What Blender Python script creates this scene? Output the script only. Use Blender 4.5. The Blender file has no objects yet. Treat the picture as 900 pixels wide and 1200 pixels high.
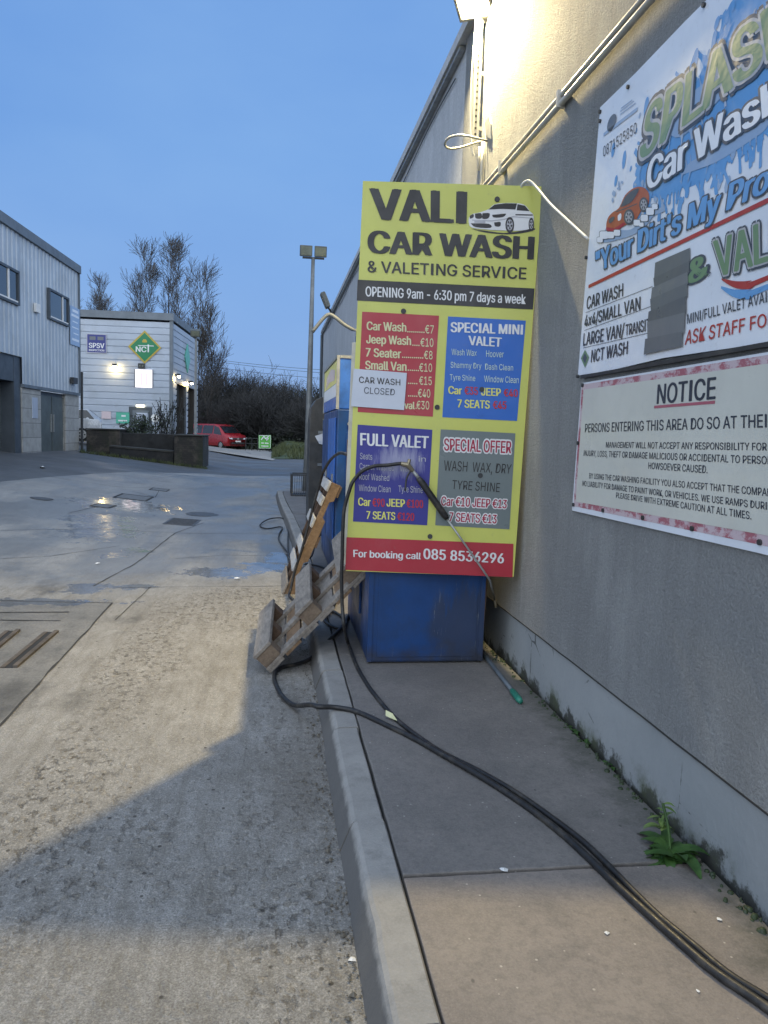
import bpy, bmesh, math, random
from mathutils import Vector, Matrix, noise as mnoise

# ------------------------------------------------------------------ camera, sky, sun, exposure
SC = bpy.context.scene
COL = SC.collection
R = math.radians
FPX, CX, CY = 900.0, 450.0, 600.0
CAM = Vector((0, 0, 1.57))
YAW, PIT, ROL = R(8.2353), R(5.7694), R(1.8)
fw = Vector((math.sin(YAW) * math.cos(PIT), math.cos(YAW) * math.cos(PIT), -math.sin(PIT)))
r0 = Vector((math.cos(YAW), -math.sin(YAW), 0))
u0 = r0.cross(fw)
rt = math.cos(ROL) * r0 + math.sin(ROL) * u0
up = -math.sin(ROL) * r0 + math.cos(ROL) * u0
cd = bpy.data.cameras.new('camera')
cam = bpy.data.objects.new('camera', cd)
COL.objects.link(cam)
M = Matrix((rt, up, -fw)).transposed().to_4x4()
M.translation = CAM
cam.matrix_world = M
cd.sensor_fit = 'VERTICAL'
cd.sensor_height = 32.0
cd.lens = 32.0 * FPX / 1200.0
cd.clip_end = 3000
cd.clip_start = 0.05
SC.camera = cam
SC.view_settings.view_transform = 'Standard'
SC.view_settings.look = 'None'
SC.view_settings.exposure = 0.0
SC.view_settings.gamma = 1
SC.cycles.use_denoising = True
SC.cycles.max_bounces = 6
SC.cycles.caustics_reflective = False
SC.cycles.caustics_refractive = False

W = bpy.data.worlds.new('World')
SC.world = W
W.use_nodes = True
wt = W.node_tree
wt.nodes.clear()


def wn(t, **k):
    n = wt.nodes.new(t)
    for a, b in k.items():
        setattr(n, a, b)
    return n


SUN_EL, SUN_ROT = R(2.0), R(200)
sky = wn('ShaderNodeTexSky', sky_type='NISHITA', sun_disc=False)
sky.sun_elevation = SUN_EL
sky.sun_rotation = SUN_ROT
sky.air_density = 1.0
sky.dust_density = 0.5
sky.ozone_density = 3.0
tc = wn('ShaderNodeTexCoord')
# thin uneven dusk cloud, tied to the sky's own directions
mp = wn('ShaderNodeMapping')
mp.inputs['Scale'].default_value = (1.0, 1.0, 2.2)
nz = wn('ShaderNodeTexNoise')
nz.inputs['Scale'].default_value = 2.3
nz.inputs['Detail'].default_value = 5
nz.inputs['Roughness'].default_value = 0.5
wt.links.new(tc.outputs['Generated'], mp.inputs['Vector'])
wt.links.new(mp.outputs['Vector'], nz.inputs['Vector'])
cr = wn('ShaderNodeValToRGB')
cr.color_ramp.elements[0].position = 0.30
cr.color_ramp.elements[0].color = (0.165, 0.352, 0.765, 1)
cr.color_ramp.elements[1].position = 0.75
cr.color_ramp.elements[1].color = (0.235, 0.44, 0.82, 1)
wt.links.new(nz.outputs['Fac'], cr.inputs['Fac'])
sep = wn('ShaderNodeSeparateXYZ')
wt.links.new(tc.outputs['Generated'], sep.inputs['Vector'])
# paler, greyer afterglow on the side behind the camera and overhead
mr = wn('ShaderNodeMapRange')
mr.inputs['From Min'].default_value = 0.35
mr.inputs['From Max'].default_value = -0.6
wt.links.new(sep.outputs['Y'], mr.inputs['Value'])
mixb = wn('ShaderNodeMixRGB', blend_type='MIX')
mixb.inputs['Color2'].default_value = (1.90, 2.12, 2.42, 1)
wt.links.new(mr.outputs['Result'], mixb.inputs['Fac'])
hz = wn('ShaderNodeMapRange')
hz.inputs['From Min'].default_value = 0.32
hz.inputs['From Max'].default_value = 0.0
hz.inputs['To Max'].default_value = 0.55
wt.links.new(sep.outputs['Z'], hz.inputs['Value'])
mixh = wn('ShaderNodeMixRGB', blend_type='MIX')
mixh.inputs['Color2'].default_value = (0.32, 0.47, 0.80, 1)
wt.links.new(hz.outputs['Result'], mixh.inputs['Fac'])
wt.links.new(cr.outputs['Color'], mixh.inputs['Color1'])
wt.links.new(mixh.outputs['Color'], mixb.inputs['Color1'])
bg1 = wn('ShaderNodeBackground')
bg1.inputs['Strength'].default_value = 0.04
wt.links.new(sky.outputs['Color'], bg1.inputs['Color'])
bg2 = wn('ShaderNodeBackground')
bg2.inputs['Strength'].default_value = 0.92
wt.links.new(mixb.outputs['Color'], bg2.inputs['Color'])
adds = wn('ShaderNodeAddShader')
wt.links.new(bg1.outputs[0], adds.inputs[0])
wt.links.new(bg2.outputs[0], adds.inputs[1])
wo = wn('ShaderNodeOutputWorld')
wt.links.new(adds.outputs[0], wo.inputs['Surface'])

sl = bpy.data.lights.new('sun', 'SUN')
sl.energy = 0.06
sl.angle = R(40)
sl.color = (1.0, 0.93, 0.85)
so = bpy.data.objects.new('sun', sl)
COL.objects.link(so)
so.rotation_euler = (R(60), 0, R(-20))

# ------------------------------------------------------------------ maths helpers


def ray(px, py):
    return fw + (px - CX) / FPX * rt - (py - CY) / FPX * up


def GZ(px, py, z=0.0):
    d = ray(px, py)
    return CAM + d * ((z - CAM.z) / d.z)


def AX(px, py, x):
    d = ray(px, py)
    return CAM + d * (x / d.x)


def AY(px, py, y):
    d = ray(px, py)
    return CAM + d * (y / d.y)


def AP(px, py, pl):
    d = ray(px, py)
    return CAM + d * ((pl[0] - CAM).dot(pl[1]) / d.dot(pl[1]))


def sm(x, a, b):
    t = min(1, max(0, (x - a) / (b - a)))
    return t * t * (3 - 2 * t)


def gz(x, y):
    a = max(0.0, -x - 1.0)
    a = min(a, 40)
    return .115 * a * a / (a + 1) * sm(y, 7, 15) * (1 - sm(y, 50, 58))


def G(px, py):
    d = ray(px, py)
    t = 1.0
    for i in range(6000):
        p = CAM + d * t
        if p.z <= gz(p.x, p.y):
            break
        t += .02 if t < 20 else .05
    return Vector((p.x, p.y, gz(p.x, p.y)))


# ------------------------------------------------------------------ material helpers
class NT:
    def __init__(s, name):
        s.m = bpy.data.materials.new(name)
        s.m.use_nodes = True
        s.t = s.m.node_tree
        s.b = s.t.nodes['Principled BSDF']
        s.tc = s.t.nodes.new('ShaderNodeTexCoord')
        s.obj = s.tc.outputs['Object']

    def put(s, sock, v):
        if v is None:
            return
        if isinstance(v, bpy.types.NodeSocket):
            s.t.links.new(v, sock)
        else:
            if sock.type == 'RGBA' and len(v) == 3:
                v = (*v, 1)
            sock.default_value = v

    def n(s, typ, ins=None, **k):
        x = s.t.nodes.new(typ)
        for a, b in k.items():
            setattr(x, a, b)
        for a, b in (ins or {}).items():
            s.put(x.inputs[a], b)
        return x

    def vec(s, scale=(1, 1, 1), loc=(0, 0, 0), rot=(0, 0, 0), v=None):
        return s.n('ShaderNodeMapping', {'Vector': v or s.obj, 'Scale': scale, 'Location': loc, 'Rotation': rot}).outputs[0]

    def noise(s, scale, detail=4, rough=.55, v=None, dist=0):
        return s.n('ShaderNodeTexNoise', {'Vector': v or s.obj, 'Scale': scale, 'Detail': detail, 'Roughness': rough, 'Distortion': dist}).outputs['Fac']

    def vor(s, scale, v=None, feature='F1'):
        return s.n('ShaderNodeTexVoronoi', {'Vector': v or s.obj, 'Scale': scale}, feature=feature).outputs['Distance']

    def ramp(s, f, a, b, lo=0.0, hi=1.0):
        x = s.n('ShaderNodeMapRange', {'Value': f, 'From Min': a, 'From Max': b, 'To Min': lo, 'To Max': hi})
        return x.outputs[0]

    def mth(s, op, a, b=None, c=None, clamp=False):
        x = s.n('ShaderNodeMath', operation=op, use_clamp=clamp)
        s.put(x.inputs[0], a)
        s.put(x.inputs[1], b)
        s.put(x.inputs[2], c)
        return x.outputs[0]

    def mix(s, f, a, b, mode='MIX'):
        x = s.n('ShaderNodeMixRGB', {'Fac': f, 'Color1': a, 'Color2': b}, blend_type=mode)
        return x.outputs[0]

    def xyz(s, v=None):
        x = s.n('ShaderNodeSeparateXYZ', {'Vector': v or s.obj})
        return x.outputs

    def bump(s, h, strength=.3, dist=.01, nrm=None):
        x = s.n('ShaderNodeBump', {'Height': h, 'Strength': strength, 'Distance': dist})
        if nrm is not None:
            s.put(x.inputs['Normal'], nrm)
        return x.outputs[0]

    def out(s, col=None, rough=None, metal=None, nrm=None, spec=None, emit=None, estr=None, trans=None):
        s.put(s.b.inputs['Base Color'], col)
        s.put(s.b.inputs['Roughness'], rough)
        s.put(s.b.inputs['Metallic'], metal)
        s.put(s.b.inputs['Normal'], nrm)
        s.put(s.b.inputs['Specular IOR Level'], spec)
        s.put(s.b.inputs['Emission Color'], emit)
        s.put(s.b.inputs['Emission Strength'], estr)
        s.put(s.b.inputs['Transmission Weight'], trans)
        return s.m


def mat(name, col, rough=.6, var=.25, scale=6, metal=0, bump=0, bscale=60, bdist=.003, dirt=None, dscale=3, damt=.5):
    t = NT(name)
    dark = tuple(c * (1 - var) for c in col)
    lite = tuple(min(1, c * (1 + var * .6)) for c in col)
    c = t.mix(t.ramp(t.noise(scale, 6, .65), .3, .7), dark, lite)
    if dirt:
        f = t.ramp(t.noise(dscale, 8, .7), .5, .72, 0, damt)
        c = t.mix(f, c, dirt)
    nr = t.bump(t.noise(bscale, 4), bump, bdist) if bump else None
    rr = t.ramp(t.noise(scale * 1.7, 4), .3, .7, max(0, rough - .1), min(1, rough + .12))
    return t.out(c, rr, metal, nr)


def emitm(name, col, strength):
    t = NT(name)
    return t.out((0.02, 0.02, 0.02), .5, emit=col, estr=strength)


MT = {}

# ------------------------------------------------------------------ mesh helpers


class MB:
    def __init__(s):
        s.v = []
        s.f = []
        s.smooth = False

    def add(s, vs, fs):
        o = len(s.v)
        s.v += [Vector(p) for p in vs]
        s.f += [[i + o for i in f] for f in fs]
        return s

    def hexa(s, b, t):
        """bottom loop b (4, counter-clockwise seen from above), top loop t"""
        return s.add(list(b) + list(t), [[3, 2, 1, 0], [4, 5, 6, 7], [0, 1, 5, 4], [1, 2, 6, 5], [2, 3, 7, 6], [3, 0, 4, 7]])

    def box(s, lo, hi, mx=None):
        x0, y0, z0 = lo
        x1, y1, z1 = hi
        b = [Vector(p) for p in ((x0, y0, z0), (x1, y0, z0), (x1, y1, z0), (x0, y1, z0))]
        t = [Vector(p) for p in ((x0, y0, z1), (x1, y0, z1), (x1, y1, z1), (x0, y1, z1))]
        if mx is not None:
            b = [mx @ p for p in b]
            t = [mx @ p for p in t]
        return s.hexa(b, t)

    def tube(s, pts, r, n=8, cap=True):
        pts = [Vector(p) for p in pts]
        m = len(pts)
        rr = r if isinstance(r, (list, tuple)) else [r] * m
        T = []
        for i in range(m):
            a = pts[max(0, i - 1)]
            b = pts[min(m - 1, i + 1)]
            d = (b - a)
            T.append(d.normalized() if d.length > 1e-9 else Vector((0, 0, 1)))
        ref = Vector((0, 0, 1)) if abs(T[0].z) < .9 else Vector((1, 0, 0))
        nx = T[0].cross(ref).normalized()
        o = len(s.v)
        for i in range(m):
            nx = (nx - T[i] * nx.dot(T[i]))
            nx = nx.normalized() if nx.length > 1e-6 else T[i].orthogonal().normalized()
            ny = T[i].cross(nx)
            for k in range(n):
                a = 2 * math.pi * k / n
                s.v.append(pts[i] + (nx * math.cos(a) + ny * math.sin(a)) * rr[i])
        for i in range(m - 1):
            for k in range(n):
                k2 = (k + 1) % n
                s.f.append([o + i * n + k, o + i * n + k2, o + (i + 1) * n + k2, o + (i + 1) * n + k])
        if cap:
            s.f.append([o + k for k in range(n)][::-1])
            s.f.append([o + (m - 1) * n + k for k in range(n)])
        return s

    def disc(s, c, ax, r, h, n=24, r2=None):
        """solid cylinder from c along axis ax (length h)"""
        ax = Vector(ax).normalized()
        return s.tube([Vector(c), Vector(c) + ax * h], [r, r2 or r], n)

    def prism(s, loop, d):
        """planar loop extruded by vector d"""
        n = len(loop)
        d = Vector(d)
        a = [Vector(p) for p in loop]
        return s.add(a + [p + d for p in a], [list(range(n))[::-1], list(range(n, 2 * n))] + [[i, (i + 1) % n, n + (i + 1) % n, n + i] for i in range(n)])

    def build(s, name, m, parent=None, bev=0, smooth=None):
        me = bpy.data.meshes.new(name)
        org = Vector((0, 0, 0))
        if parent is None and s.v:
            lo = Vector((min(v.x for v in s.v), min(v.y for v in s.v), min(v.z for v in s.v)))
            hi = Vector((max(v.x for v in s.v), max(v.y for v in s.v), 0))
            org = Vector(((lo.x + hi.x) / 2, (lo.y + hi.y) / 2, lo.z))
        if s.keep if hasattr(s, 'keep') else False:
            org = Vector((0, 0, 0))
        me.from_pydata([v - org for v in s.v], [], s.f)
        me.validate()
        bm = bmesh.new()
        bm.from_mesh(me)
        if bev:
            bmesh.ops.bevel(bm, geom=[e for e in bm.edges], offset=bev, segments=2, affect='EDGES', clamp_overlap=True, profile=.6)
        bmesh.ops.recalc_face_normals(bm, faces=bm.faces)
        bm.to_mesh(me)
        bm.free()
        if smooth if smooth is not None else s.smooth:
            me.polygons.foreach_set('use_smooth', [True] * len(me.polygons))
        o = bpy.data.objects.new(name, me)
        o.location = org
        COL.objects.link(o)
        if m is not None:
            me.materials.append(MT[m] if isinstance(m, str) else m)
        if parent is not None:
            adopt(o, parent)
        return o


def adopt(o, parent):
    o.parent = parent
    r = parent
    loc = Vector((0, 0, 0))
    # world location of a root (children of parts carry world coordinates too)
    if parent.parent is None:
        o.matrix_parent_inverse = Matrix.Translation(-parent.location)


def tag(o, label, cat, group=None, kind=None):
    if label:
        o['label'] = label
    if cat:
        o['category'] = cat
    if group:
        o['group'] = group
    if kind:
        o['kind'] = kind
    return o


def root(name, loc, label, cat, group=None, kind=None):
    o = bpy.data.objects.new(name, None)
    o.empty_display_size = .2
    o.location = loc
    COL.objects.link(o)
    return tag(o, label, cat, group, kind)


def struct(o, label=None):
    o['kind'] = 'structure'
    return o


def catmull(pts, k=8):
    pts = [Vector(p) for p in pts]
    P = [pts[0] * 2 - pts[1]] + pts + [pts[-1] * 2 - pts[-2]]
    o = []
    for i in range(1, len(P) - 2):
        a, b, c, d = P[i - 1:i + 3]
        for j in range(k):
            t = j / k
            o.append(.5 * ((2 * b) + (c - a) * t + (2 * a - 5 * b + 4 * c - d) * t * t + (3 * b - a - 3 * c + d) * t ** 3))
    o.append(pts[-1])
    return o


# text -------------------------------------------------------------
_fc = bpy.data.curves.new('lettering_source', 'FONT')
_fo = bpy.data.objects.new('lettering_source', _fc)
COL.objects.link(_fo)
try:                                    # the plain grotesque that ships with Blender itself
    _fc.font = bpy.data.fonts.load(bpy.utils.system_resource('DATAFILES', path='fonts') + '/Inter.woff2')
except Exception:
    pass
_tm = {}


def raw_mesh(s):
    if s not in _tm:
        _fc.body = s
        _fc.resolution_u = 3
        bpy.context.view_layer.update()
        e = _fo.evaluated_get(bpy.context.evaluated_depsgraph_get())
        m = e.to_mesh()
        _tm[s] = ([(v.co.x, v.co.y) for v in m.vertices], [list(p.vertices) for p in m.polygons])
        e.to_mesh_clear()
    return _tm[s]


def text_mesh(s):
    """glyphs of s, with the capital I drawn as a plain bar (this face gives it serifs)"""
    if ('t', s) in _tm:
        return _tm[('t', s)]
    hmax = max(x for x, y in raw_mesh('H')[0])
    cap = max(y for x, y in raw_mesh('H')[0])
    V, F, pen = [], [], 0.0
    segs = s.split('I')
    for i, sg_ in enumerate(segs):
        if sg_:
            o = len(V)
            if sg_.strip():
                v, f = raw_mesh(sg_)
                V += [(x + pen, y) for x, y in v]
                F += [[k + o for k in q] for q in f]
            pen += max(x for x, y in raw_mesh(sg_ + 'H')[0]) - hmax
        if i < len(segs) - 1:
            o = len(V)
            V += [(pen + .085, 0), (pen + .178, 0), (pen + .178, cap), (pen + .085, cap)]
            F.append([o, o + 1, o + 2, o + 3])
            pen += .263
    _tm[('t', s)] = (V, F)
    return V, F


CAPH = max(y for x, y in text_mesh('H')[0])


def text_x(s):
    v = text_mesh(s)[0]
    return (min(a for a, b in v), max(a for a, b in v))


def lettering(s, quad, n, m, parent, bold=.0, lift=.003, prefix=None, name='lettering', grow=0.0):
    """quad: world points BL, BR, TR, TL of the cap-height box (of `prefix` when given);
    bold thickens the strokes sideways, grow swells them all round (outlines)"""
    BL, BR, TR, TL = quad
    x0, x1 = text_x(prefix or s)
    vs, fs = text_mesh(s)
    if grow:
        offs = [(0, 0)] + [(grow * math.cos(k * math.pi / 6 + .1) + math.copysign(bold / 2, math.cos(k * math.pi / 6 + .1)), grow * math.sin(k * math.pi / 6 + .1)) for k in range(12)]
    elif bold:
        offs = [(-bold / 2, 0), (-bold / 6, .006), (bold / 6, -.006), (bold / 2, 0)]
    else:
        offs = [(0, 0)]
    mb = MB()
    rj = random.Random(len(s))
    for j, (ox, oy) in enumerate(offs):
        W_ = []
        for x, y in vs:
            u = (x + ox - x0) / (x1 - x0)
            v = (y + oy) / CAPH
            a = BL + (BR - BL) * u
            b = TL + (TR - TL) * u
            W_.append(a + (b - a) * v + n * (lift + j * .00005 + rj.random() * .00012))
        mb.add(W_, fs)
    return mb.build(name, m, parent)


def flat(name, pts, n, m, parent, lift=.002):
    mb = MB()
    mb.add([p + n * lift for p in pts], [list(range(len(pts)))])
    return mb.build(name, m, parent)


# ------------------------------------------------------------------ materials
def concrete(name, wet=True):
    t = NT(name)
    X, Y, Z = t.xyz()
    jit = t.ramp(t.noise(1.1, 4), .3, .7, -.25, .25)
    # 1 in the rough, dry, weathered bay by the kerb (nearer than y 7.65, right of the channel)
    xn = t.mth('ADD', X, t.mth('MULTIPLY', jit, .5))
    yn = t.mth('ADD', Y, t.mth('MULTIPLY', jit, .35))
    near = t.ramp(Y, 7.70, 7.66)
    bay = t.mth('MULTIPLY', near, t.ramp(xn, -1.16, -1.0))
    leftbay = t.mth('MULTIPLY', t.ramp(Y, 7.3, 6.9), t.ramp(X, -1.395, -1.405))
    base = t.mix(t.ramp(t.noise(1.6, 8, .65), .3, .7), (.305, .298, .282), (.475, .465, .443))
    base = t.mix(t.ramp(t.noise(9, 6, .7, t.vec((1.6, .5, 1))), .42, .68, 0, .55), base, (.15, .135, .11))
    # long faint tyre and broom streaks
    strk = t.ramp(t.noise(7, 5, .7, t.vec((1.6, .10, 1))), .50, .68)
    base = t.mix(t.mth('MULTIPLY', strk, .40), base, (.14, .125, .10))
    # exposed stones
    v1 = t.vec((1, .8, 1))
    zone = t.mth('MULTIPLY', bay, t.ramp(t.noise(.9, 4, .6, t.vec((1.3, .5, 1), (3.1, 1.7, 0))), .40, .60, .10, 1.0))
    vn = t.n('ShaderNodeTexVoronoi', {'Vector': v1, 'Scale': 27.0, 'Randomness': 1.0})
    cs = t.xyz(vn.outputs['Color'])
    stone = t.mth('MULTIPLY', t.ramp(t.mth('ADD', vn.outputs['Distance'], t.ramp(t.noise(60, 3), .3, .7, -.1, .1)), .42, .30), t.ramp(cs[0], .45, .5))
    scol = t.mix(cs[1], (.085, .072, .058), (.40, .36, .29))
    base = t.mix(t.mth('MULTIPLY', stone, t.mth('MULTIPLY', zone, .8)), base, scol)
    pit = t.mth('MULTIPLY', t.ramp(t.noise(19, 5, .65, t.vec((1.2, .75, 1))), .55, .62), zone)
    base = t.mix(t.mth('MULTIPLY', pit, .75), base, (.085, .073, .057))
    fine = t.noise(150, 3, .75)
    base = t.mix(t.ramp(fine, .34, .66, 0, .8), base, (.105, .095, .08))
    mid_ = t.noise(52, 5, .8, t.vec((1, .8, 1), (2, 9, 0)))
    base = t.mix(t.mth('MULTIPLY', t.ramp(mid_, .44, .64, 0, .5), t.ramp(zone, 0, 1, .45, 1)), base, (.12, .108, .09))
    base = t.mix(t.mth('MULTIPLY', t.ramp(mid_, .46, .34, 0, .65), t.ramp(zone, 0, 1, .5, 1)), base, (.52, .49, .43))
    base = t.mix(t.ramp(t.noise(95, 3, .7, t.vec((1, 1, 1), (4, 8, 0))), .55, .72, 0, .6), base, (.46, .425, .36))
    vs2 = t.n('ShaderNodeTexVoronoi', {'Vector': t.vec((1, .85, 1), (.4, .7, 0)), 'Scale': 13.0, 'Randomness': 1.0})
    few = t.mth('MULTIPLY', t.ramp(vs2.outputs['Distance'], .12, .08), t.ramp(t.xyz(vs2.outputs['Color'])[2], .62, .66))
    base = t.mix(t.mth('MULTIPLY', few, .8), base, (.05, .044, .036))
    # stains
    stain = t.ramp(t.noise(.9, 6, .7, t.vec((1, .45, 1), (9, 2, 0))), .52, .68)
    base = t.mix(t.mth('MULTIPLY', stain, .4), base, (.12, .105, .085))
    lb = t.mix(t.ramp(t.noise(2.2, 6, .7), .35, .7), (.15, .15, .147), (.245, .24, .228))
    lb = t.mix(t.ramp(t.noise(60, 5, .8, t.vec((1, .7, 1))), .42, .64, 0, .55), lb, (.085, .083, .08))
    lb = t.mix(t.ramp(t.noise(5, 6, .75, t.vec((1, .4, 1), (6, 2, 0))), .52, .68, 0, .6), lb, (.075, .075, .075))
    base = t.mix(leftbay, base, lb)
    # oily dark patches
    oil = t.ramp(t.noise(1.5, 5, .6, t.vec((1, .6, 1), (1.3, 7.7, 0))), .57, .66)
    base = t.mix(t.mth('MULTIPLY', oil, t.mth('MULTIPLY', t.mth('SUBTRACT', 1.0, bay), .55)), base, (.055, .055, .055))
    # trickle lines along the gutter
    # washed-down, damp concrete beyond the joint
    far = t.ramp(t.mth('ADD', Y, t.mth('ADD', t.mth('MULTIPLY', jit, 1.6), t.ramp(t.noise(6, 5, .7), .3, .7, -.3, .3))), 7.35, 8.5)
    dn = t.noise(.55, 8, .66, t.vec((1, .55, 1), (2, 4, 0)), .6)
    damp = t.mth('MULTIPLY', far, t.ramp(dn, .44, .55, .08, 1))
    tyre = t.ramp(t.noise(.8, 5, .65, t.vec((1.3, .16, 1), (0, 0, 0), (0, 0, .45))), .5, .60)
    damp = t.mth('MAXIMUM', damp, t.mth('MULTIPLY', tyre, t.mth('MULTIPLY', far, .8)))
    base = t.mix(t.mth('MULTIPLY', far, .55), base, t.mix(t.ramp(t.noise(1.1, 7, .7), .3, .7), (.24, .24, .24), (.41, .405, .39)))
    wetc = t.mix(1.0, base, (.66, .675, .69), 'MULTIPLY')
    col = t.mix(damp, base, wetc)
    rough = t.ramp(damp, 0, 1, .82, .36)
    h = t.mth('ADD', t.mth('ADD', t.mth('MULTIPLY', t.noise(70, 5, .75), .8), t.mth('MULTIPLY', stone, .35)), t.mth('MULTIPLY', pit, -.9))
    # puddles
    pm = None
    for (px, py, ax, ay) in PUDDLES:
        dx = t.mth('DIVIDE', t.mth('SUBTRACT', X, px), ax)
        dy = t.mth('DIVIDE', t.mth('SUBTRACT', Y, py), ay)
        d = t.mth('SQRT', t.mth('ADD', t.mth('MULTIPLY', dx, dx), t.mth('MULTIPLY', dy, dy)))
        d = t.mth('ADD', d, t.ramp(t.noise(4.2, 7, .75), .25, .75, -1.1, 1.1))
        k = t.ramp(d, 1.0, .86)
        pm = k if pm is None else t.mth('MAXIMUM', pm, k)
    col = t.mix(pm, col, t.mix(1.0, col, (.55, .56, .58), 'MULTIPLY'))
    rough = t.mth('ADD', t.mth('MULTIPLY', rough, t.mth('SUBTRACT', 1.0, pm)), t.mth('MULTIPLY', pm, t.ramp(t.noise(9, 4), .35, .65, .05, .22)))
    bs = t.mth('SUBTRACT', 1.0, pm)
    bs = t.mth('MULTIPLY', bs, t.ramp(damp, 0, 1, .95, .35))
    nb = t.n('ShaderNodeBump', {'Height': h, 'Strength': bs, 'Distance': .009}).outputs[0]
    return t.out(col, rough, 0, nb, .38)


P_ = [G(257, 671), G(310, 664), G(102, 690), G(150, 688), G(118, 622), G(138, 650), G(150, 592), G(120, 608), G(158, 645), G(330, 655), G(30, 706)]
PUDDLES = [(P_[0].x, P_[0].y, .40, .32), (P_[1].x, P_[1].y, .30, .30), (P_[2].x, P_[2].y, .22, .30), (P_[3].x, P_[3].y, .35, .12), (P_[4].x, P_[4].y, .5, .8),
           (P_[5].x, P_[5].y, .16, .3), (P_[6].x, P_[6].y, .8, .9), (P_[7].x, P_[7].y, .5, .5), (P_[8].x, P_[8].y, .2, .2), (P_[9].x, P_[9].y, .22, .5), (P_[10].x, P_[10].y, .75, .14)]
MT['concrete'] = concrete('worn_concrete')


def asphalt():
    t = NT('old_asphalt')
    c = t.mix(t.ramp(t.noise(.35, 7, .65), .3, .7), (.055, .057, .06), (.105, .107, .11))
    c = t.mix(t.ramp(t.noise(3.0, 6, .7), .5, .7, 0, .5), c, (.11, .108, .10))
    c = t.mix(t.ramp(t.noise(90, 3, .7), .45, .75, 0, .5), c, (.14, .14, .135))
    return t.out(c, t.ramp(t.noise(.5, 5), .35, .65, .42, .75), 0, t.bump(t.noise(60, 4), .5, .01))


MT['asphalt'] = asphalt()
MT['pale_concrete'] = mat('pale_concrete', (.30, .29, .27), .8, .25, 2, bump=.3)


def pavement_mat():
    t = NT('pavement_slab')
    c = t.mix(t.ramp(t.noise(1.7, 7, .65), .3, .7), (.122, .113, .110), (.205, .188, .175))
    c = t.mix(t.ramp(t.noise(5, 6, .7), .5, .7, 0, .6), c, (.095, .093, .09))
    c = t.mix(t.ramp(t.noise(130, 3, .7), .35, .7, 0, .5), c, (.24, .23, .21))
    c = t.mix(t.ramp(t.noise(45, 4, .75), .45, .7, 0, .5), c, (.09, .088, .085))
    sp = t.ramp(t.vor(16, t.vec((1, 1, 1), (.3, .8, 0))), .05, .075, 1, 0)
    c = t.mix(t.mth('MULTIPLY', sp, .7), c, (.4, .39, .36))
    sp = t.ramp(t.vor(9, t.vec((1, .6, 1), (.3, .8, 0))), .03, .06, 1, 0)
    c = t.mix(t.mth('MULTIPLY', sp, .7), c, (.05, .05, .05))
    X, Y, Z = t.xyz()
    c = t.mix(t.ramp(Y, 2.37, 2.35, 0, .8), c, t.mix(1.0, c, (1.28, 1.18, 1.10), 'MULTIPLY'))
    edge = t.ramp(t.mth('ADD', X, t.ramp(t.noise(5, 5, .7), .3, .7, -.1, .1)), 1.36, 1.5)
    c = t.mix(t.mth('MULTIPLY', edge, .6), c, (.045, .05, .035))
    h = t.mth('ADD', t.noise(70, 4, .7), t.mth('MULTIPLY', t.noise(6, 3), .7))
    return t.out(c, t.ramp(t.noise(2.5, 5), .3, .7, .62, .85), 0, t.bump(h, .45, .006))


MT['pavement'] = pavement_mat()


def kerb_mat():
    t = NT('kerb_concrete')
    c = t.mix(t.ramp(t.noise(2.2, 7, .7), .3, .7), (.19, .185, .175), (.32, .31, .29))
    c = t.mix(t.ramp(t.noise(9, 6, .7), .5, .7, 0, .5), c, (.13, .127, .12))
    c = t.mix(t.ramp(t.noise(150, 3, .7), .4, .75, 0, .4), c, (.36, .35, .33))
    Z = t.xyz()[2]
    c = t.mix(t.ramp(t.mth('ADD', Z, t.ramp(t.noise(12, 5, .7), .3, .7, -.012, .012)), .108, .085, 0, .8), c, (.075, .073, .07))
    cr_ = t.ramp(t.vor(1.1, t.vec((1, 1, 1), (0, 0, 0)), 'DISTANCE_TO_EDGE'), 0, .006, 1, 0)
    return t.out(c, .8, 0, t.bump(t.noise(60, 5, .7), .5, .006))


MT['kerb'] = kerb_mat()


def wall_mat(name, a, b, rough_bump, fine):
    t = NT(name)
    c = t.mix(t.ramp(t.noise(1.2, 7, .65), .3, .7), a, b)
    streak = t.ramp(t.noise(2.3, 7, .7, t.vec((1, 3.0, .16))), .46, .66)
    c = t.mix(t.mth('MULTIPLY', streak, .28), c, tuple(x * .62 for x in a))
    pal = t.ramp(t.noise(1.6, 6, .65, t.vec((1, 1.6, .7), (4, 4, 4))), .50, .64)
    c = t.mix(t.mth('MULTIPLY', pal, .45), c, tuple(x * 1.25 for x in b))
    sp = t.ramp(t.vor(13, t.vec((1, 1, 1), (.1, .2, .3))), .03, .06, 1, 0)
    c = t.mix(t.mth('MULTIPLY', sp, .45), c, tuple(x * .45 for x in a))
    gr = t.noise(fine, 4, .8)
    c = t.mix(t.ramp(gr, .38, .66, 0, .45), c, tuple(x * .55 for x in a))
    c = t.mix(t.ramp(t.noise(fine * .8, 3, .8, t.vec((1, 1, 1), (7, 7, 7))), .56, .74, 0, .4), c, tuple(min(1, x * 1.45) for x in b))
    h = t.mth('ADD', gr, t.mth('MULTIPLY', t.noise(fine * .35, 3), .7))
    return t.out(c, .88, 0, t.bump(h, rough_bump, .02))


MT['render'] = wall_mat('roughcast_render', (.27, .282, .285), (.36, .372, .372), .9, 85)
MT['smooth_wall'] = wall_mat('smooth_painted_render', (.42, .44, .46), (.50, .52, .54), .15, 40)


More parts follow.
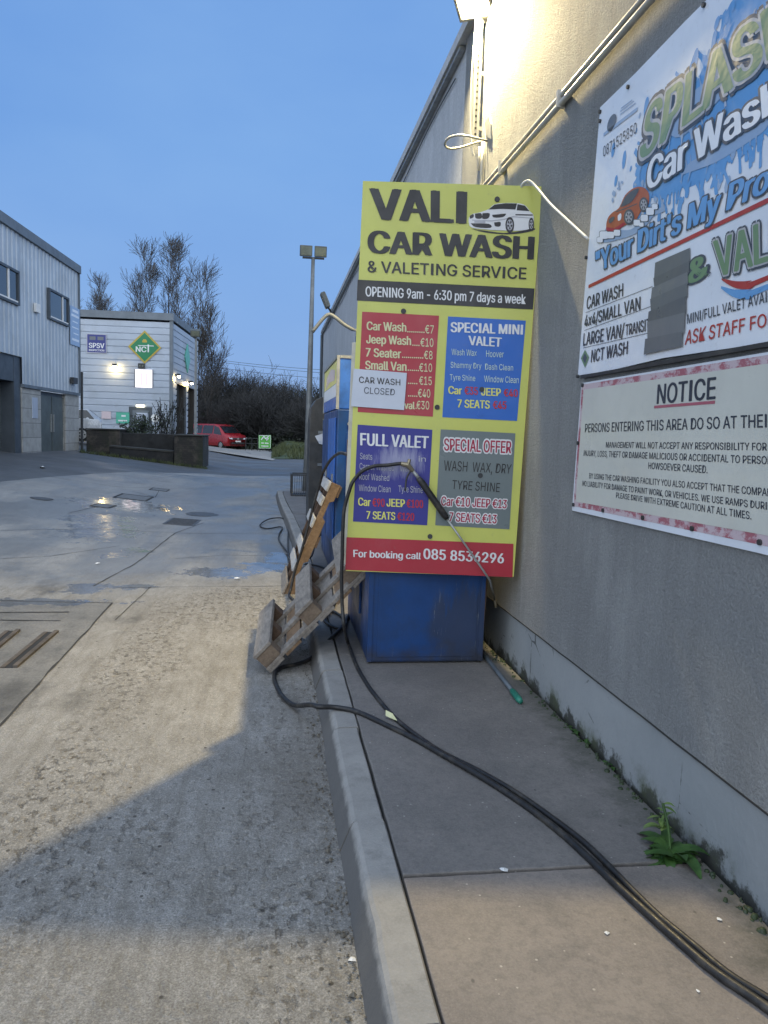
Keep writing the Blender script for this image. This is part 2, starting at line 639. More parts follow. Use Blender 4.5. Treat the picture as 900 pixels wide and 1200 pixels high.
def plinth_mat():
    t = NT('painted_plinth')
    c = t.mix(t.ramp(t.noise(1.5, 7, .65), .3, .7), (.235, .258, .268), (.315, .335, .342))
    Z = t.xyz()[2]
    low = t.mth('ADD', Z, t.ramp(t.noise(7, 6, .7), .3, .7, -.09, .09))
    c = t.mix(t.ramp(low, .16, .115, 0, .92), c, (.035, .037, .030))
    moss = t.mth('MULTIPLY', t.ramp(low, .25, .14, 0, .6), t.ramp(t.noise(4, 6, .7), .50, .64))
    c = t.mix(moss, c, (.075, .09, .045))
    ck = t.n('ShaderNodeTexVoronoi', {'Vector': t.vec((1, 1, 1.3)), 'Scale': 3.2}, feature='DISTANCE_TO_EDGE').outputs['Distance']
    wob = t.mth('ADD', ck, t.ramp(t.noise(14, 4), .3, .7, -.02, .02))
    cr_ = t.mth('MULTIPLY', t.ramp(wob, 0, .006, 1, 0), t.ramp(t.noise(1.3, 2, .5, t.vec((1, 1, 1), (3, 3, 3))), .55, .62))
    c = t.mix(t.mth('MULTIPLY', cr_, .8), c, (.04, .045, .045))
    return t.out(c, .75, 0, t.bump(t.noise(30, 5, .7), .35, .008))


MT['plinth'] = plinth_mat()


def printed(name, col, rough=.35, wear=.25):
    t = NT(name)
    c = t.mix(t.ramp(t.noise(2.5, 6, .7), .35, .7), tuple(x * .9 for x in col), col)
    f = t.ramp(t.noise(5, 8, .75, t.vec((1, 1, .3))), .56, .75, 0, wear)
    c = t.mix(f, c, tuple(min(1, x * .6 + .1) for x in col))
    d = t.ramp(t.noise(28, 6, .75), .6, .75, 0, wear)
    c = t.mix(d, c, (.17, .16, .14))
    return t.out(c, t.ramp(t.noise(6, 4), .3, .7, rough - .08, rough + .12), 0, t.bump(t.noise(2.2, 4), .22, .03))


for k, c in dict(sign_yellow=(.56, .58, .13), sign_red=(.40, .028, .045), sign_blue=(.02, .13, .50), sign_navy=(.028, .03, .22), sign_grey=(.15, .185, .19),
                 sign_black=(.018, .018, .02), print_white=(.72, .73, .74), print_red=(.46, .02, .04), print_crimson=(.35, .012, .05), print_black=(.014, .014, .016),
                 print_cream=(.62, .62, .36), print_yellow=(.70, .68, .16), print_pale=(.52, .66, .58), banner_white=(.74, .79, .86), banner_blue=(.13, .34, .66), banner_green=(.16, .27, .15),
                 banner_outline=(.07, .085, .11), banner_red=(.42, .045, .04), banner_rust=(.40, .10, .045), tape=(.135, .15, .165), tape_pale=(.165, .18, .195), tape_dark=(.115, .128, .142), text_slate=(.035, .045, .065), notice_cream=(.60, .61, .55), notice_pink=(.42, .12, .16),
                 nct_green=(.012, .19, .075), nct_gold=(.45, .33, .05), spsv_blue=(.03, .04, .20), paper=(.70, .72, .74), board_green=(.10, .42, .30), board_pink=(.6, .5, .52), lightblue=(.30, .42, .60), silver_print=(.45, .46, .48), print_grey=(.42, .43, .47)).items():
    MT[k] = printed(k, c)
MT['paper'] = printed('laminated_paper', (.48, .53, .62), .12, .2)


def blue_paint(name, col):
    t = NT(name)
    c = t.mix(t.ramp(t.noise(2, 6, .65), .3, .7), tuple(x * .7 for x in col), tuple(x * 1.15 for x in col))
    X, Y, Z = t.xyz()
    # scuffs: pale vertical scrapes and bare dark patches low down
    sc = t.ramp(t.noise(9, 6, .8, t.vec((3.2, 3.2, .35))), .60, .72)
    zone = t.ramp(t.noise(1.5, 4, .6, t.vec((1, 1, 1), (3.3, 0, 1.1))), .5, .62)
    c = t.mix(t.mth('MULTIPLY', sc, t.mth('MULTIPLY', zone, .65)), c, (.32, .36, .42))
    dk = t.ramp(t.noise(2.6, 7, .7, t.vec((1, 1, .7), (1, 5, 8))), .53, .63)
    c = t.mix(t.mth('MULTIPLY', dk, .35), c, (.012, .03, .07))
    low = t.mth('MULTIPLY', t.ramp(t.mth('ADD', X, t.ramp(t.noise(4, 5), .3, .7, -.12, .12)), .93, 1.03), t.ramp(t.mth('ADD', Z, t.ramp(t.noise(6, 5, .7, t.vec((3, 1, .4))), .3, .7, -.14, .14)), .62, .50))
    low = t.mth('MULTIPLY', low, t.ramp(Y, 4.75, 4.72))
    c = t.mix(t.mth('MULTIPLY', low, .62), c, (.035, .04, .05))
    scr = t.mth('MULTIPLY', t.ramp(t.noise(16, 5, .8, t.vec((3.0, 1, .22), (2, 0, 1))), .60, .68), t.mth('MULTIPLY', low, .7))
    c = t.mix(scr, c, (.30, .34, .38))
    rust = t.ramp(t.noise(11, 7, .7, t.vec((1, 1, 1), (7, 1, 2))), .70, .76)
    c = t.mix(t.mth('MULTIPLY', rust, .8), c, (.11, .055, .03))
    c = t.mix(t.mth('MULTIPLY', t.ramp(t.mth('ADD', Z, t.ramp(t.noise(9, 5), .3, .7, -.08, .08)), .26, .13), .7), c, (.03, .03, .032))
    return t.out(c, t.ramp(t.noise(5, 5), .3, .7, .32, .55), 0, t.bump(t.noise(7, 4), .08, .01))


MT['blue_paint'] = blue_paint('scuffed_blue_paint', (.007, .052, .19))
MT['blue_light'] = blue_paint('faded_blue_paint', (.04, .15, .50))
MT['galv'] = mat('galvanised_steel', (.34, .35, .34), .5, .3, 9, metal=.5, dirt=(.16, .13, .1), dscale=7)
MT['pole_grey'] = mat('weathered_pole', (.18, .19, .19), .55, .3, 5, metal=.3)
MT['dark_metal'] = mat('dark_metal', (.03, .033, .036), .5, .4, 8, dirt=(.09, .085, .08))
MT['flood_body'] = mat('floodlight_body', (.09, .095, .085), .5, .3, 8)
MT['rubber'] = mat('black_rubber', (.014, .014, .015), .5, .4, 30, bump=.15, bscale=40, dirt=(.085, .075, .06), dscale=11, damt=.8)
MT['brass'] = mat('dull_brass', (.30, .26, .18), .4, .3, 20, metal=.7)
MT['conduit'] = mat('white_conduit', (.50, .485, .44), .5, .2, 6, dirt=(.25, .22, .17), dscale=5)
MT['cable'] = mat('white_cable', (.62, .62, .58), .5, .15)
MT['handle_green'] = mat('green_plastic', (.02, .17, .12), .45, .3)
MT['handle_grey'] = mat('grey_tube', (.10, .12, .14), .4, .3, metal=.3)
MT['rust'] = mat('rusty_steel', (.16, .085, .045), .8, .5, 14, bump=.4)
MT['grate'] = mat('cast_iron', (.07, .068, .066), .5, .45, 12, bump=.3)
MT['channel_bar'] = mat('dirty_channel_bar', (.085, .070, .055), .75, .5, 9, bump=.3)
MT['cover_plate'] = mat('worn_cover_plate', (.17, .168, .16), .6, .45, 9, dirt=(.05, .05, .05), dscale=4, damt=.7)
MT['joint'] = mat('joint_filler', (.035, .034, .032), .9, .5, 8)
MT['soil'] = mat('gap_dirt', (.03, .028, .022), .95, .5, 12, bump=.6)


def wood(name, a, b):
    t = NT(name)
    g_ = t.noise(14, 7, .7, t.vec((1, 1, 1)), 1.5)
    w = t.noise(30, 5, .75, t.vec((1.5, .25, 1.5)))
    c = t.mix(t.ramp(w, .3, .7), a, b)
    c = t.mix(t.ramp(t.noise(5, 7, .7), .5, .72, 0, .7), c, tuple(x * .35 for x in a))
    return t.out(c, .8, 0, t.bump(w, .5, .004))


MT['wood_grey'] = wood('weathered_pallet_wood', (.15, .13, .11), (.31, .275, .235))
MT['wood_brown'] = wood('brown_pallet_wood', (.145, .088, .047), (.25, .165, .095))
MT['wood_dark'] = wood('damp_pallet_wood', (.075, .045, .028), (.135, .085, .055))
MT['wood_block'] = wood('pallet_block_wood', (.12, .085, .06), (.22, .165, .115))
MT['wood_white'] = wood('white_pallet_board', (.36, .35, .33), (.52, .51, .49))

MT['clad_grey'] = mat('grey_cladding', (.43, .475, .515), .42, .14, .8, metal=.15, dirt=(.15, .16, .16), dscale=.9, damt=.4)
MT['clad_white'] = mat('pale_cladding', (.41, .46, .53), .42, .12, .6, metal=.1, dirt=(.22, .23, .22), dscale=.9, damt=.35)
MT['trim_dark'] = mat('dark_trim', (.065, .078, .092), .5, .25, 2)
MT['trim_mid'] = mat('grey_trim', (.13, .155, .18), .5, .2, 2)
MT['shutter'] = mat('roller_shutter', (.10, .11, .12), .5, .25, 1.5)
MT['door_grey'] = mat('grey_door', (.10, .115, .11), .5, .2, 2)


def blocks():
    t = NT('pale_blockwork')
    br = t.n('ShaderNodeTexBrick', {'Vector': t.vec((1, 1, 1), (0, 0, 0), (R(90), 0, R(90))), 'Color1': (.44, .43, .40, 1), 'Color2': (.35, .345, .32, 1), 'Mortar': (.20, .20, .19, 1), 'Scale': 1.0, 'Mortar Size': .012, 'Brick Width': .45, 'Row Height': .225})
    c = t.mix(t.ramp(t.noise(4, 6, .7), .4, .7, 0, .5), br.outputs['Color'], (.17, .165, .15))
    return t.out(c, .85, 0, t.bump(br.outputs['Fac'], .4, -.01))


MT['blocks'] = blocks()


def darkbrick():
    t = NT('mossy_dark_brick')
    br = t.n('ShaderNodeTexBrick', {'Vector': t.vec((1, 1, 1), (0, 0, 0), (R(90), 0, 0)), 'Color1': (.040, .034, .031, 1), 'Color2': (.028, .027, .025, 1), 'Mortar': (.026, .025, .023, 1), 'Scale': 1.0, 'Mortar Size': .012, 'Brick Width': .225, 'Row Height': .075})
    c = t.mix(t.ramp(t.noise(2.5, 7, .7), .48, .66, 0, .8), br.outputs['Color'], (.10, .085, .07))
    c = t.mix(t.ramp(t.noise(1.8, 7, .7, t.vec((1, 1, .4), (4, 4, 1))), .5, .66, 0, .8), c, (.02, .03, .014))
    return t.out(c, .9, 0, t.bump(br.outputs['Fac'], .5, -.01))


MT['wet_wall'] = mat('wet_dark_wall', (.022, .023, .024), .85, .5, 2, bump=.4, bscale=14, bdist=.02, dirt=(.05, .045, .04), dscale=2.5, damt=.7)
MT['mossy_cap'] = mat('mossy_cap_stone', (.055, .054, .050), .9, .5, 1.5, dirt=(.025, .034, .016), dscale=1.5, damt=.9)
MT['darkbrick'] = darkbrick()
t_ = NT('window_glass')
MT['glass'] = t_.out((.03, .04, .05), .06, 0, t_.bump(t_.noise(.8, 2), .03, .05), .9)
t_ = NT('car_glass')
MT['car_glass'] = t_.out((.012, .014, .016), .08, 0, None, .7)
t_ = NT('dark_interior')
MT['interior'] = t_.out(t_.mix(t_.noise(1.5), (.01, .011, .012), (.03, .03, .03)), .9)
MT['bay_interior'] = mat('dark_bay_wall', (.022, .021, .02), .8, .3, 1)  # near-black walls of the open service bays


def carpaint(name, col):
    t = NT(name)
    c = t.mix(t.ramp(t.noise(2.5, 5), .35, .7, 0, .35), col, tuple(x * .6 for x in col))
    m = t.out(c, t.ramp(t.noise(4, 3), .3, .7, .22, .38), .25)
    t.b.inputs['Coat Weight'].default_value = .4
    return m


MT['red_paint'] = carpaint('red_car_paint', (.42, .018, .024))
MT['silver_paint'] = carpaint('silver_car_paint', (.42, .44, .46))
MT['tyre'] = mat('tyre_rubber', (.015, .015, .015), .8, .3)
MT['alloy'] = mat('alloy_wheel', (.42, .42, .40), .35, .15, metal=.6)
MT['headlamp'] = mat('headlamp_glass', (.55, .57, .6), .15, .1)
MT['bark'] = mat('winter_bark', (.055, .047, .04), .9, .4, 3, bump=.4, bscale=14, bdist=.02)
MT['twig'] = mat('winter_twigs', (.062, .058, .054), .9, .4, 2)
MT['scrub_twig'] = mat('scrub_twigs', (.036, .036, .036), .9, .4, 2)


def leafm(name, a, b, sc=3.0, trans=.15):
    t = NT(name)
    c = t.mix(t.ramp(t.noise(sc, 4, .7), .3, .7), a, b)
    return t.out(c, t.ramp(t.noise(sc * 2, 3), .3, .7, .45, .75))


MT['scrub_leaf'] = leafm('dark_ivy_leaf', (.013, .019, .013), (.040, .050, .030), .9)
MT['verge_grass'] = leafm('verge_grass', (.030, .045, .012), (.085, .10, .035), 1.3)
MT['weed_leaf'] = leafm('weed_leaf', (.014, .048, .008), (.05, .115, .02), 16)
MT['weed_young'] = leafm('young_weed_leaf', (.06, .13, .025), (.19, .26, .07), 16)
MT['moss'] = leafm('moss', (.012, .022, .008), (.035, .055, .018), 20)
MT['grit'] = mat('grit_stones', (.14, .125, .10), .9, .5, 30)
MT['paper_white'] = mat('white_scrap', (.7, .7, .68), .7, .15)
MT['lens_off'] = mat('lamp_glass', (.16, .17, .13), .15, .3, 6)
MT['lens_warm'] = emitm('lit_floodlight_lens', (1.0, .80, .42), 30)
MT['lens_far'] = emitm('lit_wall_lamp_lens', (1.0, .82, .48), 60)
MT['display'] = emitm('lit_display_panel', (1.0, .93, .98), 1.7)
MT['display_bar'] = emitm('display_digit_strip', (1.0, .62, .75), 1.25)
MT['tube_light'] = emitm('lit_door_lamp', (1.0, .93, .7), 5)

# ------------------------------------------------------------------ ground
kerbx = lambda y: .30 - .22 * sm(y, 9, 19)     # outer top edge of the kerb
YB = [(-40, 9.5), (-12, 12.0), (-5.22, 15.7), (-4.98, 18.8), (-4.14, 22.8), (-2.29, 26.2), (.26, 27.2), (3, 27.4), (12, 27.5)]


def yb(x):
    for (a, b), (c, d) in zip(YB, YB[1:]):
        if x <= c:
            t = max(0, (x - a) / (c - a))
            return b + (d - b) * t
    return YB[-1][1]


def sheet(name, m, xs, ylo, yhi, nv, dz):
    mb = MB()
    nx = len(xs)
    for j in range(nv + 1):
        for x in xs:
            a, b = ylo(x), yhi(x)
            t = j / nv
            y = a + (b - a) * (t ** 1.6)
            mb.v.append(Vector((x, y, gz(x, y) + dz)))
    for j in range(nv):
        for i in range(nx - 1):
            o = j * nx + i
            mb.f.append([o, o + 1, o + nx + 1, o + nx])
    mb.keep = True
    return struct(mb.build(name, m, None, smooth=True))


xs = [-40, -34, -28, -22, -18, -15] + [-13 + .4 * i for i in range(0, 36)] + [1.5, 3, 6, 12]
sheet('concrete_yard', 'concrete', xs, lambda x: -12, yb, 90, 0.0)
xs2 = [-400, -250, -150, -90, -60, -48] + xs + [18, 30, 60, 120, 250, 400]
sheet('asphalt_road', 'asphalt', xs2, yb, lambda x: 700, 140, 0.0)
mb = MB()
mb.keep = True
mb.box((-400, -300, -1.2), (400, 700, -.45))
struct(mb.build('ground', 'soil'))


def strip(mb, pts, w, z=.004):
    pts = [Vector(p) for p in pts]
    for a, b in zip(pts, pts[1:]):
        d = (b - a)
        k = max(1, int(d.length / .12))
        n = Vector((-d.y, d.x, 0)).normalized()
        for i in range(k):
            p, q = a + d * (i / k), a + d * ((i + 1) / k)
            w0 = w * (.6 + .8 * mnoise.noise(p * 5)) + .002
            w1 = w * (.6 + .8 * mnoise.noise(q * 5)) + .002
            wob0, wob1 = n * .012 * mnoise.noise(p * 3.1), n * .012 * mnoise.noise(q * 3.1)
            V = [p - n * w0 + wob0, q - n * w1 + wob1, q + n * w1 + wob1, p + n * w0 + wob0]
            for v in V:
                v.z = gz(v.x, v.y) + z
            mb.add(V, [[0, 1, 2, 3]])


mb = MB()
mb.keep = True
strip(mb, [Vector((-1.385, -3, 0)), G(2, 849), G(132, 707)], .008)
strip(mb, [G(132, 707), G(0, 704)], .006)
strip(mb, [G(-20, 719), G(81, 718)], .012)
strip(mb, [G(-20, 727), G(71, 728)], .012)
strip(mb, [G(132, 689), G(232, 688), G(344, 687)], .004)
strip(mb, [G(177, 688), G(158, 706), G(135, 727)], .0025)
strip(mb, [G(110, 687), G(160, 660), G(205, 625), G(238, 613)], .006)
strip(mb, [G(215, 625), G(330, 625)], .006)
strip(mb, [G(80, 602), G(121, 592)], .008)
strip(mb, [G(0, 655), G(60, 652), G(140, 640)], .004)
strip(mb, [G(252, 605), G(325, 603)], .004)
strip(mb, [G(205, 655), G(262, 651), G(320, 652)], .003)
strip(mb, [G(0, 622), G(120, 620), G(215, 625)], .005)
strip(mb, [G(160, 577), G(182, 583), G(187, 574)], .008)
strip(mb, [G(60, 559), G(140, 571), G(250, 573)], .008)
struct(mb.build('concrete_joints', 'joint'))

# access lane of pale concrete behind the planter, and a gravel verge on the right
mb = MB()
mb.keep = True
L = [G(236, 527), G(320, 540), G(330, 533), G(310, 528), G(236, 514)]
for v in L:
    v.z = gz(v.x, v.y) + .02
nL = len(L)
mb.add(L, [list(range(nL))])
struct(mb.build('concrete_lane', 'pale_concrete'))

# pavement slabs and kerb
mb = MB()
mb.keep = True
rnd = random.Random(5)
slabs = [-3.0, -1.2, .4, 2.36, 4.9, 7.0, 9.2, 11.4, 13.6, 15.8, 19.0]
WX = 1.528


def wob(y, sd, amp, f=3.0):
    return amp * (mnoise.noise(Vector((y * f, sd, 0))) + .6 * mnoise.noise(Vector((y * f * 4, sd, 5))))


for si, (a, b) in enumerate(zip(slabs, slabs[1:])):
    j = rnd.uniform(-.006, .006)
    loop = []
    n = int((b - a) / .07)
    L_ = lambda y: kerbx(y) + .143 + wob(y, si, .005)
    R_ = lambda y: WX - .022 + min(0, wob(y, si + 50, .022, 1.6))
    y0, y1 = a + .008, b - .008
    for k in range(n + 1):
        y = y0 + (y1 - y0) * k / n
        loop.append(Vector((R_(y), y, .119 + j)))
    m_ = 16
    for k in range(1, m_):
        x = R_(y1) + (L_(y1) - R_(y1)) * k / m_
        loop.append(Vector((x, y1 + wob(x, si + 20, .006, 5), .119 + j)))
    for k in range(n, -1, -1):
        y = y0 + (y1 - y0) * k / n
        loop.append(Vector((L_(y), y, .119 + j)))
    for k in range(1, m_):
        x = L_(y0) + (R_(y0) - L_(y0)) * k / m_
        loop.append(Vector((x, y0 + wob(x, si + 30, .006, 5), .119 + j)))
    mb.prism(loop, (0, 0, -.2))
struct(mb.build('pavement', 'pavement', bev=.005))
mb = MB()
mb.keep = True
ys = [-2.2, -.35, 1.72, 2.74, 3.66, 4.58, 5.5, 6.42, 7.34, 8.26, 9.18, 10.1, 11.0, 11.9, 12.8, 13.7, 14.6, 15.5, 16.4, 17.3, 18.2, 19.0]
for si, (a, b) in enumerate(zip(ys, ys[1:])):
    j = rnd.uniform(-.004, .004)
    k_ = rnd.uniform(-.004, .004)
    n = 10
    rows = []
    for i in range(n + 1):
        y = a + .004 + (b - a - .008) * i / n
        x = kerbx(y) + k_
        c_ = max(0, mnoise.noise(Vector((y * 5, 3, 1))) - .25) * .02      # knocked corners
        rows.append([Vector((x - .03, y, -.1)), Vector((x - .03, y, .002)), Vector((x + .008 + c_, y, .100 + j - c_)), Vector((x + .016 + c_, y, .114 + j)), Vector((x + .030 + c_ * 1.5, y, .122 + j)), Vector((x + .128 + wob(y, si, .003), y, .124 + j)), Vector((x + .136 + wob(y, si, .003), y, .112 + j)), Vector((x + .136, y, -.1))])
    w = 8
    V = [p for r_ in rows for p in r_]
    F = [[i * w + q, i * w + (q + 1) % w, (i + 1) * w + (q + 1) % w, (i + 1) * w + q] for i in range(n) for q in range(w)]
    F += [list(range(w)), [n * w + q for q in range(w)][::-1]]
    mb.add(V, F)
struct(mb.build('kerb', 'kerb'))
mb = MB()
mb.keep = True
mb.add([(kerbx(y) + o, y, .085) for y in (-3, 5, 9, 12, 15, 19) for o in (.1, 1.5)], [[2 * i, 2 * i + 1, 2 * i + 3, 2 * i + 2] for i in range(5)])
struct(mb.build('pavement_bed', 'soil'))

# ------------------------------------------------------------------ right-hand warehouse with the car wash wall
wh = root('warehouse', (4, 10, 0), 'grey roughcast warehouse forming the tall wall along the right', 'building', kind='thing')
mb = MB()
mb.box((1.528, -4, .44), (9, 6.6, 4.86))
mb.build('front_wall', 'render', wh)
mb = MB()
mb.box((1.545, 6.6, -.2), (9, 26.2, 4.86))
mb.build('rear_wall', 'smooth_wall', wh)
mb = MB()
P = [(-4, .43), (2, .415), (3.6, .43), (5.1, .455), (6.6, .46)]
ring = []
for y, z in P:
    ring += [Vector((1.537, y, -.1)), Vector((1.537, y, .50)), Vector((1.70, y, .50)), Vector((1.70, y, -.1))]
fs = []
for i in range(len(P) - 1):
    for k in range(4):
        a = i * 4
        fs.append([a + k, a + (k + 1) % 4, a + 4 + (k + 1) % 4, a + 4 + k])
mb.add(ring, fs)
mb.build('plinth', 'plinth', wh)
mb = MB()
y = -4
# uneven dark strip standing in for the wall overhang's shadow on the plinth
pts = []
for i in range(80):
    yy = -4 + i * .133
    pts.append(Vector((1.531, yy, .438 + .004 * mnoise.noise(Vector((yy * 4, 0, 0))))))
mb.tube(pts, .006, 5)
mb.build('plinth_shadow_line', 'joint', wh)
mb = MB()
mb.box((1.47, -4, 4.86), (9.1, 26.3, 4.95))
mb.build('roof_edge', 'smooth_wall', wh)
mb = MB()
mb.box((1.49, 6.7, 4.82), (1.54, 26.2, 4.855))
mb.build('gutter', 'galv', wh)
mb = MB()
mb.tube([(1.5, 26.0, 4.8), (1.5, 26.0, 0)], .05, 8)
mb.build('downpipe', 'trim_dark', wh)
mb = MB()
pts = [(1.53, 7 + i * .8, 4.72 + .03 * math.sin(i * 1.2)) for i in range(23)]
mb.tube(catmull(pts, 3), .006, 5)
mb.build('roof_cable', 'dark_metal', wh)
struct_dirt = MB()
struct_dirt.keep = True
rr_ = random.Random(3)
for i in range(260):
    yy = 1.2 + 4.6 * rr_.random()
    xx = 1.50 - abs(rr_.gauss(0, .02))
    s_ = rr_.uniform(.006, .02)
    struct_dirt.disc((xx, yy, .1), (0, 0, 1), s_, .02 + rr_.uniform(0, .016), 6, s_ * .5)
tag(struct_dirt.build('moss', 'moss', smooth=True), 'dark damp moss filling the gap at the wall foot', 'moss', kind='stuff')

# conduits on the wall
c = root('conduit', (1.50, 4.4, 3.36), 'pair of white conduit pipes clipped along the grey wall above the banner', 'pipe')
for z, r in ((3.43, .013), (3.385, .016)):
    mb = MB()
    mb.tube([(1.505, -3, z + .02), (1.503, 2, z + .004), (1.505, 4.5, z - .004), (1.505, 6.2, z)], r, 10)
    mb.smooth = True
    mb.build('pipe', 'conduit', c)
for yy in (1.5, 3.0, 4.2, 5.3):
    mb = MB()
    mb.box((1.482, yy - .012, 3.362), (1.527, yy + .012, 3.452))
    mb.build('pipe_clip', 'conduit', c)

# ------------------------------------------------------------------ lit floodlight on the wall with its strut
LP = Vector((1.415, 5.94, 4.78))
ln = Vector((-.48, -.38, -.79)).normalized()
fl = root('floodlight', LP, 'lit floodlight glowing warm at the top of the wall above the car wash sign', 'floodlight')
ax = ln.orthogonal()
ax = Vector((0.80, -.6, 0)) - ln * Vector((0.80, -.6, 0)).dot(ln)
ax.normalize()
ay = ln.cross(ax)
FM = Matrix((ax, ay, ln)).transposed().to_4x4()
FM.translation = LP
mb = MB()
mb.box((-.15, -.11, -.07), (.15, .11, -.012), FM)
mb.build('housing', 'galv', fl, bev=.01)
mb = MB()
for a, b in (((-.15, -.11), (.15, -.092)), ((-.15, .092), (.15, .11)), ((-.15, -.0915), (-.13, .0915)), ((.13, -.0915), (.15, .0915))):
    mb.box((*a, -.0115), (*b, .008), FM)
mb.build('bezel', 'galv', fl)
mb = MB()
mb.box((-.129, -.091, -.011), (.129, .091, -.004), FM)
mb.build('lens', 'lens_warm', fl)
mb = MB()
mb.tube([FM @ Vector((-.16, 0, -.04)), FM @ Vector((-.16, 0, -.14)), FM @ Vector((.16, 0, -.14)), FM @ Vector((.16, 0, -.04))], .012, 6)
mb.tube([FM @ Vector((0, 0, -.14)), (1.49, 5.99, 4.80)], .014, 6)
mb.build('yoke', 'galv', fl)
ld = bpy.data.lights.new('floodlight_beam', 'AREA')
ld.shape = 'SQUARE'
ld.size = .07
ld.energy = 330
ld.color = (1.0, .79, .40)
lo_ = bpy.data.objects.new('floodlight_beam', ld)
COL.objects.link(lo_)
lo_.matrix_world = (FM @ Matrix.Translation((0, 0, .016))) @ Matrix.Rotation(math.pi, 4, 'X')

st = root('strut_bracket', (1.48, 5.98, 3.83), 'perforated metal strut on the wall under the lit floodlight', 'bracket')
mb = MB()
mb.box((1.452, 5.97, 3.82), (1.500, 5.998, 4.76))
mb.build('channel', 'conduit', st)
mb = MB()
for i in range(20):
    mb.box((1.468, 5.967, 3.86 + i * .044), (1.482, 5.9695, 3.876 + i * .044))
mb.build('slot_row', 'interior', st)
for z in (3.9, 4.3, 4.68):
    mb = MB()
    mb.box((1.501, 5.975, z), (1.53, 5.992, z + .03))
    mb.build('standoff', 'conduit', st)
mb = MB()
mb.tube(catmull([(1.445, 5.97, 4.70), (1.428, 5.96, 4.3), (1.43, 5.96, 3.95), (1.45, 5.95, 3.76), (1.47, 5.95, 3.70)], 6), .006, 6)
mb.smooth = True
mb.build('lamp_cable', 'cable', st)

hc = AY(547, 166, 5.85)
hp = root('hoop_bracket', hc, 'thin metal hoop sticking out of the wall beneath the strut', 'bracket')
mb = MB()
pts = [(hc.x + .165 * math.cos(a), hc.y + .10 * math.sin(a), hc.z + .02 * math.sin(a * 2) + .02 * math.cos(a)) for a in [R(15 + 12.4 * i) for i in range(0, 27)]]
mb.tube(pts, .0085, 7)
mb.smooth = True
mb.build('ring', 'galv', hp)
pz = [AX(x, y, 1.516) for x, y in ((571, 160), (575, 163), (575, 145), (573, 136), (568, 146))]
mb = MB()
mb.prism(pz, (.011, 0, 0))
mb.build('plate', 'galv', hp)
dp = MB()
dp.tube([AX(566, 165, 1.508), AX(565, 190, 1.508), AX(563, 240, 1.508)], .013, 8)
dp.tube([AX(562, 172, 1.508), AX(561, 200, 1.508)], .009, 6)
dp.smooth = True
tag(dp.build('drop_conduit', 'conduit'), 'short vertical conduit dropping down the wall behind the car wash sign', 'pipe')

# ------------------------------------------------------------------ splash banner on the wall
NW = Vector((-1, 0, 0))
WB = 1.515          # banner face


def wq(*pp, x=WB):
    return [AX(px, py, x) for px, py in pp]


def z5(*pp):
    return wq(*[(660 + a / 3.75, b / 3.75) for a, b in pp])


def z6(*pp):
    return wq(*[(660 + a / 3.75, 220 + b / 3.75) for a, b in pp])


def z7(*pp):
    return [AX(660 + a / 3.75, 420 + b / 3.75, 1.516) for a, b in pp]


bn = root('banner', (1.52, 2.2, 1.9), 'large white and blue car wash banner with cartoon splash lettering on the wall', 'banner')
mb = MB()
rim = [(3.675, 3.158), (3.3, 3.155), (2.9, 3.165), (2.4, 3.163), (1.8, 3.17), (.3, 3.17), (.3, 1.90), (1.6, 1.888), (2.26, 1.892), (2.9, 1.905), (3.4, 1.893), (3.765, 1.898), (3.74, 2.3), (3.70, 2.8)]
mb.prism([Vector((WB, y, z)) for y, z in rim], (.008, 0, 0))
mb.build('sheet', 'banner_white', bn)


def blob(name, pts, m, lift, parent, jag=0.0, seed=0, n=120):
    """closed outline smoothed, on the banner face (y, z)"""
    cl = catmull([Vector((WB, y, z)) for y, z in pts + [pts[0]]], max(3, n // len(pts)))[:-1]
    if jag:
        for i, p in enumerate(cl):
            k = mnoise.noise(Vector((p.y * 9 + seed, p.z * 9, seed)))
            k2 = mnoise.noise(Vector((p.y * 22 + seed, p.z * 22, seed)))
            p.y += jag * k
            p.z += jag * (k + .5 * k2)
    return flat(name, cl, NW, m, parent, lift)


def yz(px, py):
    p = AX(px, py, WB)
    return (p.y, p.z)


sp_px = [(762, 152), (775, 140), (790, 128), (803, 92), (815, 97), (830, 66), (850, 40), (856, 4)]
top = [yz(*p) for p in sp_px]
low = [yz(*p) for p in [(748, 204), (752, 226), (768, 232), (790, 222), (812, 218), (828, 205), (845, 196), (852, 180), (874, 170), (886, 158), (900, 152)]]
def splash(pts, amp, seed, m, lift, k=6):
    """smooth body of a splash plus pointed fingers round it, printed as one patch"""
    rg = random.Random(seed)
    P_ = catmull([Vector((WB, y, z)) for y, z in pts + [pts[0]]], k)[:-1]
    c0 = sum(P_, Vector()) / len(P_)
    mb = MB()
    mb.add([p + NW * lift for p in P_], [list(range(len(P_)))])
    for i, p in enumerate(P_):
        if rg.random() < .45:
            continue
        nx_ = (P_[(i + 1) % len(P_)] - P_[i - 1]).normalized()
        out_ = Vector((0, -nx_.z, nx_.y))
        if out_.dot(p - c0) < 0:
            out_ = -out_
        out_ = (out_ + nx_ * rg.uniform(-.5, .5)).normalized()
        f = amp * rg.uniform(.35, 1.25)
        w = nx_ * amp * rg.uniform(.16, .34)
        e = p + out_ * f
        lp_ = [p - out_ * amp * .3 - w * 1.5, p - w, p + out_ * f * .55 - w * .45, e - w * .55 + out_ * .01, e + out_ * amp * .22, e + w * .55 + out_ * .01, p + out_ * f * .55 + w * .45, p + w, p - out_ * amp * .3 + w * 1.5]
        lp_ = catmull(lp_ + [lp_[0]], 3)[:-1]
        mb.add([q + NW * (lift + .000012 * (i + 1) + rg.random() * .00008) for q in lp_], [list(range(len(lp_)))])
    return mb.build('printed_splash', m, bn)


